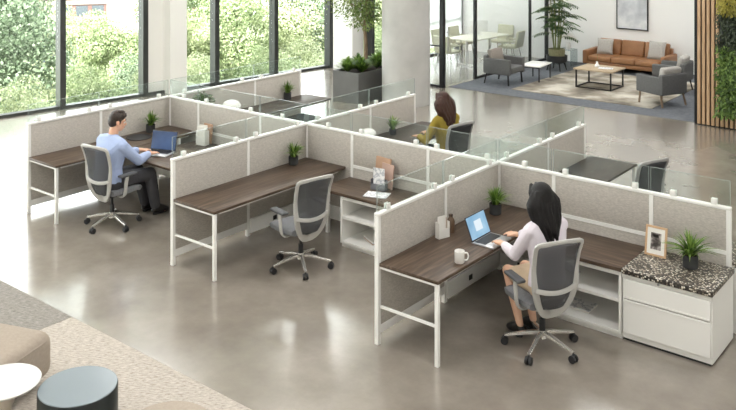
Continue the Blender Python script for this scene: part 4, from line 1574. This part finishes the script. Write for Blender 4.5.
# low marble side table
t = thing('side_table', 'low white topped table with black frame behind the grey armchair', 'side table', (.72, 10.3, .0085), R(6))
MB().box(-.25, -.4, .36, .25, .4, .385, bev=.003).build('table_top', CERAM, t)
for a in (-.22, .22):
    for b_ in (-.36, .36):
        MB().box(a - .012, b_ - .012, 0, a + .012, b_ + .012, .36).build('leg', BLACKM, t, smooth=False)
for q in (-1, 1):
    MB().box(-.235, q * .36 - .012, .335, .235, q * .36 + .012, .3599).build('apron', BLACKM, t, smooth=False)
# tall plant
t = thing('plant_stand', 'dark plant stand with splayed legs holding the tall palm', 'plant stand', (.5, 11.85, .0085))
MB().lathe([(0, .2), (.22, .2), (.26, .24), (.27, .38), (.24, .38), (.23, .26), (0, .24)], 28).build('bowl', BLACKP, t)
for k in range(4):
    a = PI / 4 + k * PI / 2
    MB().cone((.26 * math.cos(a), .26 * math.sin(a), 0), (.19 * math.cos(a), .19 * math.sin(a), .22), .014, .024, 10).build('leg', BLACKM, t)
t = thing('tall_palm', 'tall leafy palm standing beside the tan sofa', 'plant', (.5, 11.85, .25))
MB().lathe([(0, 0), (.19, 0), (.21, .3), (.195, .3), (.18, .25), (0, .25)], 28).build('pot', mat('olive_basket', (132, 128, 96), .8, var=.2, vscale=40), t)
rnd = random.Random(5)
stems = MB()
lv = MB()
for i in range(8):
    a = i * .8
    bx, by = .06 * math.cos(a), .06 * math.sin(a)
    hgt = [1.0, 2.3, 1.4, 2.7, 1.2, 2.0, 1.7, 2.5][i]
    tx, ty = bx + .16 * math.cos(a), by + .16 * math.sin(a)
    pts = [V((bx, by, .22)).lerp(V((tx, ty, .22 + hgt)), q) + V((0, 0, 0)) for q in (0, .33, .66, 1)]
    stems.tube(pts, [.018, .016, .013, .009], 8)
    nf = 10
    for f_ in range(nf):
        q = .38 + .62 * f_ / (nf - 1)
        base = V((bx, by, .22)).lerp(V((tx, ty, .22 + hgt)), q)
        aa = f_ * 2.4 + i
        d = V((math.cos(aa), math.sin(aa), 0))
        L = rnd.uniform(.3, .5)
        fr = [base + d * L * s_ + V((0, 0, .3 * L * (s_ * 1.6 - 1.9 * s_ * s_))) for s_ in (0, .25, .5, .75, 1)]
        stems.tube(fr, [.008, .006, .005, .004, .002], 5)
        for k in range(14):
            s_ = .18 + .82 * k / 13
            j = min(3, int(s_ * 4)); p = fr[j].lerp(fr[j + 1], s_ * 4 - j)
            sd2 = d.cross(V((0, 0, 1))) * (1 if k % 2 else -1)
            ln = .19 * (1 - .55 * abs(s_ - .5))
            lv.leaf(p, sd2 * .8 + d * .6 + V((0, 0, -.35)), (0, 0, 1), ln, .045)
stems.build('stems', CANE, t)
lv.build('leaves', PALM, t, smooth=False)
# glass side table with white flowers
t = thing('side_table', 'clear glass cube side table between the palm and the tan sofa', 'side table', (.36, 12.75, .0085))
g = MB().box(-.2, -.2, .40, .2, .2, .42, bev=.003).box(-.2, -.2, 0, -.18, .2, .4).box(.18, -.2, 0, .2, .2, .4)
g.build('glass_body', CLEARGL, t, smooth=False)
t = thing('flower_vase', 'white flowers in a white vase next to the tan sofa', 'flowers', (.4, 12.72, .4295))
MB().lathe([(0, 0), (.06, 0), (.08, .06), (.06, .16), (.05, .18), (.045, .18), (.05, .14), (0, .02)], 22).build('vase_body', CERAM, t)
g = MB()
rnd = random.Random(8)
for i in range(260):
    a, e, r = rnd.uniform(0, 6.28), rnd.uniform(-.3, 1.5), rnd.uniform(.08, .2)
    g.leaf((r * math.cos(a) * math.cos(e), r * math.sin(a) * math.cos(e), .28 + r * .7 * math.sin(e)), (math.cos(a), math.sin(a), rnd.uniform(-.3, 1)), (rnd.uniform(-1, 1), rnd.uniform(-1, 1), 1), .06, .045)
g.build('petals', BLOOM, t, smooth=False)
# framed picture
t = thing('framed_picture', 'large framed grey watercolour on the white wall above the tan sofa', 'picture', (1.9, 13.345, 1.0))
MB().box(-.42, -.035, 0, -.395, -.001, 1.25).box(.395, -.035, 0, .42, -.001, 1.25).box(-.395, -.035, 0, .395, -.001, .025).box(-.395, -.035, 1.225, .395, -.001, 1.25).build('frame', BLACKM, t, smooth=False)
MB().box(-.395, -.02, .025, .395, -.004, 1.225).build('print', ART, t, smooth=False)

# ------------------------------------------------------------------ meeting room
t = thing('meeting_table', 'cream topped meeting table behind the glass partition', 'table', (-1.62, 11.5, 0), R(-2))
MB().box(-.42, -.9, .71, .42, .9, .74, bev=.006).build('table_top', CREAMT, t)
for y in (-.55, .55):
    MB().cone((0, y, .03), (0, y, .71), .035, n=16).build('column', WHITE, t)
    MB().bar((-.3, y, .03), (.3, y, .03), .06, .04).build('foot', ALU, t, smooth=False)


def meet_chair(label):
    t = thing('meeting_chair', label, 'chair', group='pale olive meeting chairs')
    MB().box(-.25, -.22, .42, .25, .26, .49, bev=.03, seg=3).build('seat', OLIVEU, t)
    MB().box(-.25, -.035, 0, .25, .035, .45, bev=.03, seg=3, mtx=M.Translation((0, -.23, .44)) @ M.Rotation(R(10), 4, 'X')).build('backrest', OLIVEU, t)
    for q in (-1, 1):
        MB().box(q * .27 - .02, -.24, .6, q * .27 + .02, .18, .64, bev=.012).box(q * .27 - .012, .1, .44, q * .27 + .012, .14, .6).build('armrest', OLIVEU, t)
        MB().cone((q * .23, .23, 0), (q * .2, .18, .43), .011, n=8).build('leg', ALU, t)
        MB().cone((q * .23, -.25, 0), (q * .2, -.16, .43), .011, n=8).build('leg', ALU, t)
    return t


mc = meet_chair('x')
for i, (px, py, rz_, lb) in enumerate([(-1.75, 10.25, 0, 'olive meeting chair nearest the glass door'), (-2.4, 11.1, -90, 'olive meeting chair on the window side of the meeting table'),
                                       (-2.4, 11.95, -90, 'olive meeting chair behind the white screen on the meeting table'), (-1.7, 12.85, 180, 'olive meeting chair at the far head of the meeting table'),
                                       (-.95, 12.05, 97, 'olive meeting chair close to the glass, its side turned to us')]):
    place(mc, (px, py, 0), R(rz_), lb, None, i == 0)
t = thing('monitor', 'white monitor standing on the meeting table', 'monitor', (-1.75, 11.75, .7405), R(40))
MB().box(-.1, -.07, 0, .1, .07, .01).build('foot', WHITE, t, smooth=False)
MB().box(-.02, -.01, .01, .02, .01, .12).build('neck', WHITE, t, smooth=False)
MB().box(-.24, -.02, .08, .24, .02, .38, bev=.006).build('display', WHITE, t)

# ------------------------------------------------------------------ near lounge corner
o = MB().box(-1.5, -8.2, 0, 3.045, -3.545, .012).build('area_rug', RUGG); tag(o, 'grey loop pile rug at the left edge beneath the beige lounge chair', 'rug')
o = MB().box(3.05, -8.2, 0, 6.9, -3.545, .012).build('area_rug', RUGC); tag(o, 'cream loop pile rug beneath the black drum stool', 'rug')
t = thing('lounge_chair', 'beige upholstered low lounge chair on the rugs', 'lounge chair', (3.66, -4.8, .013), R(20))
g = MB().box(-.45, -.42, .05, .45, .42, .42, bev=.1, seg=5)
g.build('seat', BEIGEU, t)
MB().box(-.5, -.45, .1, -.2, .45, .68, bev=.12, seg=5).build('backrest', BEIGEU, t)
MB().tube([(.447, -.33, .36), (.447, .3, .36)], .006, 6).build('piping', BEIGEU, t)
for a in (-.33, .33):
    for b_ in (-.3, .3):
        MB().cone((a, b_, 0), (a, b_, .07), .02, n=10).build('leg', BLACKP, t)
t = thing('pedestal_table', 'small round white table with a beige cone pedestal', 'side table', (4.5, -4.99, .0125))
MB().lathe([(0, .455), (.2, .455), (.238, .468), (.25, .484), (.245, .49), (.238, .484), (0, .484)], 48).build('table_top', mat('white_lacquer', (218, 217, 214), .25), t)
MB().lathe([(0, 0), (.17, 0), (.172, .012), (.09, .06), (.05, .18), (.05, .3), (.1, .42), (.16, .454), (0, .454)], 40).build('pedestal', mat('beige_lacquer', (196, 186, 172), .35), t)
t = thing('drum_stool', 'black drum side table with a blue grey glossy top', 'side table', (4.89, -4.65, .0125))
MB().lathe([(0, 0), (.26, 0), (.275, .012), (.275, .43), (.27, .438), (0, .438)], 56).build('drum_body', mat('black_green_lacquer', (22, 30, 30), .3), t)
MB().lathe([(0, .438), (.268, .438), (.272, .442), (.268, .446), (0, .446)], 56).build('table_top', mat('blue_grey_top', (126, 136, 144), .22, spec=.6), t)
t = thing('pouf', 'beige rounded pouf at the bottom edge of the picture', 'pouf', (5.71, -4.5, .0125))
MB().lathe([(0, 0), (.28, 0), (.34, .05), (.35, .2), (.34, .34), (.29, .395), (.2, .41), (0, .412)], 44).build('pouf_body', BEIGEU, t)
MB().lathe([(.345, .195), (.356, .2), (.345, .205)], 44).build('piping', BEIGEU, t)

# ------------------------------------------------------------------ outside
o = MB().box(-32, -40, -4.6, -7.5, 70, -4).build('lawn', GRASS); tag(o, kind='structure')
o = MB().box(-150, -60, -20.4, -30, 140, -20).build('ground_street', GRASS); tag(o, kind='structure')


def crown_mesh(seed, rad, hgt, n, ls):
    rnd = random.Random(seed)
    g = MB()
    blobs = []
    for i in range(26):
        a, e = rnd.uniform(0, 2 * PI), rnd.uniform(-1.2, 1.5)
        q = rnd.uniform(.45, .85)
        blobs.append((V((rad * q * math.cos(a) * math.cos(e), rad * q * math.sin(a) * math.cos(e), hgt * q * math.sin(e))), rad * rnd.uniform(.2, .42)))
    for i in range(n):
        c, r = blobs[rnd.randrange(len(blobs))]
        d = V((rnd.gauss(0, 1), rnd.gauss(0, 1), rnd.gauss(0, 1))).normalized()
        p = c + d * r * rnd.uniform(.82, 1.05)
        nn = (d + V((rnd.uniform(-.45, .45), rnd.uniform(-.45, .45), rnd.uniform(-.2, .45)))).normalized()
        dd = nn.cross(V((rnd.gauss(0, 1), rnd.gauss(0, 1), rnd.gauss(0, 1)))) + V((0, 0, -.4))
        l = ls * rnd.uniform(.6, 1.3)
        g.leaf(p, dd, nn, l, l * .7)
    return g.mesh('crown', False)


trunk_me = MB().cone((0, 0, 0), (0, 0, 5.2), .22, .1, 10).mesh('trunk')
kinds = []
for i, (m, lab) in enumerate([(TREEA, 'fresh green'), (TREEB, 'deep green'), (TREEC, 'pale yellow green')]):
    cm = crown_mesh(40 + i, 2.5, 2.6, 24000, .1)
    cm.materials.append(m)
    kinds.append(cm)
trunk_me.materials.append(BARK)
DIRS = ['', '']
spots = [(-13.5, 4.2, 1, 1.15, .6, 'deep green tree seen through the first window, nearest the picture edge'),
         (-11.0, 5.6, 2, .62, -2.2, 'low pale tree in front of the dark mullion of the first window'),
         (-15.5, 9.6, 0, .85, -1.6, 'fresh green tree low in the middle of the window behind the man'),
         (-12.0, 8.3, 1, .5, -1.7, 'small deep green tree low behind the glass over the man'),
         (-13.5, 10.9, 2, .85, -1.1, 'pale tree beneath the brick building by the second dark mullion'),
         (-17.0, 14.6, 0, 1.1, .3, 'fresh green tree beside the first white column'),
         (-13.2, 13.0, 0, .9, -.4, 'fresh green tree just past the first white column'),
         (-13.5, 15.9, 2, .85, -.9, 'pale tree in the middle of the narrow windows'),
         (-12.5, 18.0, 1, 1.0, .4, 'deep green tree left of the narrow dark mullion'),
         (-11.0, 19.6, 2, .75, -.9, 'pale tree close to the corner column'),
         (-11.5, 22.0, 1, 1.0, .8, 'deep green tree behind the corner column'),
         (-9.0, 25.2, 0, 1.1, .6, 'fresh green tree behind the indoor tree'),
         (-6.8, 28.5, 1, 1.0, .6, 'deep green tree seen past the round concrete column'),
         (-21, 7.5, 1, 1.15, .0, 'deep green tree in the second row behind the first window'),
         (-21.5, 19.5, 1, 1.4, .8, 'deep green tree in the second row behind the narrow windows'),
         (-18.5, 25.0, 0, 1.4, 1.0, 'fresh green tree in the second row near the corner column'),
         (-25, 13.3, 2, 1.1, -2.6, 'pale tree in the second row at the foot of the brick building')]
for (tx, ty, kd, sc, cz, lb) in spots:
    t = thing('tree', lb, 'tree', (tx, ty, -4), 0, 'trees outside the windows')
    o = bpy.data.objects.new('crown', kinds[kd]); COL.objects.link(o); o.parent = t
    o.location = (0, 0, 4 + cz); o.scale = (sc, sc, sc); o.rotation_euler = (0, 0, tx * 3 + ty)
    o = bpy.data.objects.new('trunk', trunk_me); COL.objects.link(o); o.parent = t
    o.scale = (1, 1, (4 + cz) / 5.2)
for q, (bx_, by_, sc, lb) in enumerate([(-9.2, 2.6, .62, 'low pale shrub outside the first window at the picture edge'), (-9.4, 4.9, .6, 'low pale shrub outside, just before the first dark mullion'),
                         (-9.0, 6.6, .55, 'low pale shrub outside behind the glass next to the man'), (-9.3, 8.4, .6, 'low pale shrub outside by the second dark mullion'),
                         (-8.9, 10.4, .55, 'low pale shrub outside behind the first white column'), (-9.0, 12.4, .6, 'low pale shrub outside past the first white column'),
                         (-8.7, 14.3, .55, 'low pale shrub outside between the two narrow mullions'), (-8.8, 16.3, .62, 'low pale shrub outside under the deep green tree'),
                         (-8.5, 18.4, .6, 'low pale shrub outside just before the corner column'), (-8.4, 20.6, .6, 'low pale shrub outside behind the corner column')]):
    t = thing('shrub', lb, 'shrub', (bx_, by_, -4), 0, 'low shrubs outside the windows')
    o = bpy.data.objects.new('crown', kinds[(2, 0, 2)[q % 3]]); COL.objects.link(o); o.parent = t
    o.location = (0, 0, 2.25); o.scale = (sc, sc, sc * 1.1); o.rotation_euler = (0, 0, q * 1.3)
    o = bpy.data.objects.new('trunk', trunk_me); COL.objects.link(o); o.parent = t
    o.scale = (.5, .5, 2.25 / 5.2)
# brick building beyond
t = thing('brick_building', 'rose brick office building far beyond the trees', 'building', (-77.3, 49.0, -20), R(57))
MB().box(-9, 0, 0, 2.0, 8, 24).build('facade', BRICKM, t, smooth=False)
for r_ in range(12):
    MB().box(-9.05, -.1, 1.0 + r_ * 1.9, 2.05, -.001, 1.5 + r_ * 1.9).build('floor_band', STONEM, t, smooth=False)
    for c_ in range(6):
        MB().box(-8.6 + c_ * 1.78, -.06, 1.6 + r_ * 1.9, -7.3 + c_ * 1.78, -.001, 2.75 + r_ * 1.9).build('window', BGLASS, t, smooth=False)

# ------------------------------------------------------------------ light
w = bpy.data.worlds.new('sky')
S.world = w
w.use_nodes = True
bg = w.node_tree.nodes['Background']
bg.inputs[0].default_value = (.99, .985, 1.0, 1)
bg.inputs[1].default_value = 6.0
sun = bpy.data.lights.new('sun', 'SUN')
sun.energy = 18
sun.angle = R(2)
sun.color = (1, .97, .9)
so = bpy.data.objects.new('sun', sun)
COL.objects.link(so)
so.rotation_euler = V((-.4, .42, -.82)).to_track_quat('-Z', 'Y').to_euler()
so.location = (20, -10, 20)

n = 0
for ix, lx in enumerate((-2.5, 1.2, 4.9, 8.6)):
    for iy, ly in enumerate((-7.5, -3.0, 1.5, 6.0, 10.8)):
        t = thing('ceiling_light', None, None, (lx, ly, CEIL))
        t['label'] = f'flat rectangular ceiling light panel'
        t['category'] = 'ceiling light'
        t['group'] = 'ceiling light panels above the office'
        MB().box(-.95, -.65, -.05, .95, -.6, -.001).box(-.95, .6, -.05, .95, .65, -.001).box(-.95, -.6, -.05, -.9, .6, -.001).box(.9, -.6, -.05, .95, .6, -.001).build('frame', WHITE, t, smooth=False)
        l = bpy.data.lights.new('panel_lamp', 'AREA')
        l.shape = 'RECTANGLE'
        l.size, l.size_y = 1.8, 1.2
        l.energy = 60
        l.color = (1, .99, .985)
        o = bpy.data.objects.new('panel_lamp', l)
        COL.objects.link(o)
        o.parent = t
        o.location = (0, 0, -.03)
S.cycles.use_denoising = True
S.cycles.max_bounces = 10
S.cycles.diffuse_bounces = 5
S.cycles.transparent_max_bounces = 24
S.cycles.sample_clamp_indirect = 6
S.cycles.caustics_reflective = False
S.cycles.caustics_refractive = False
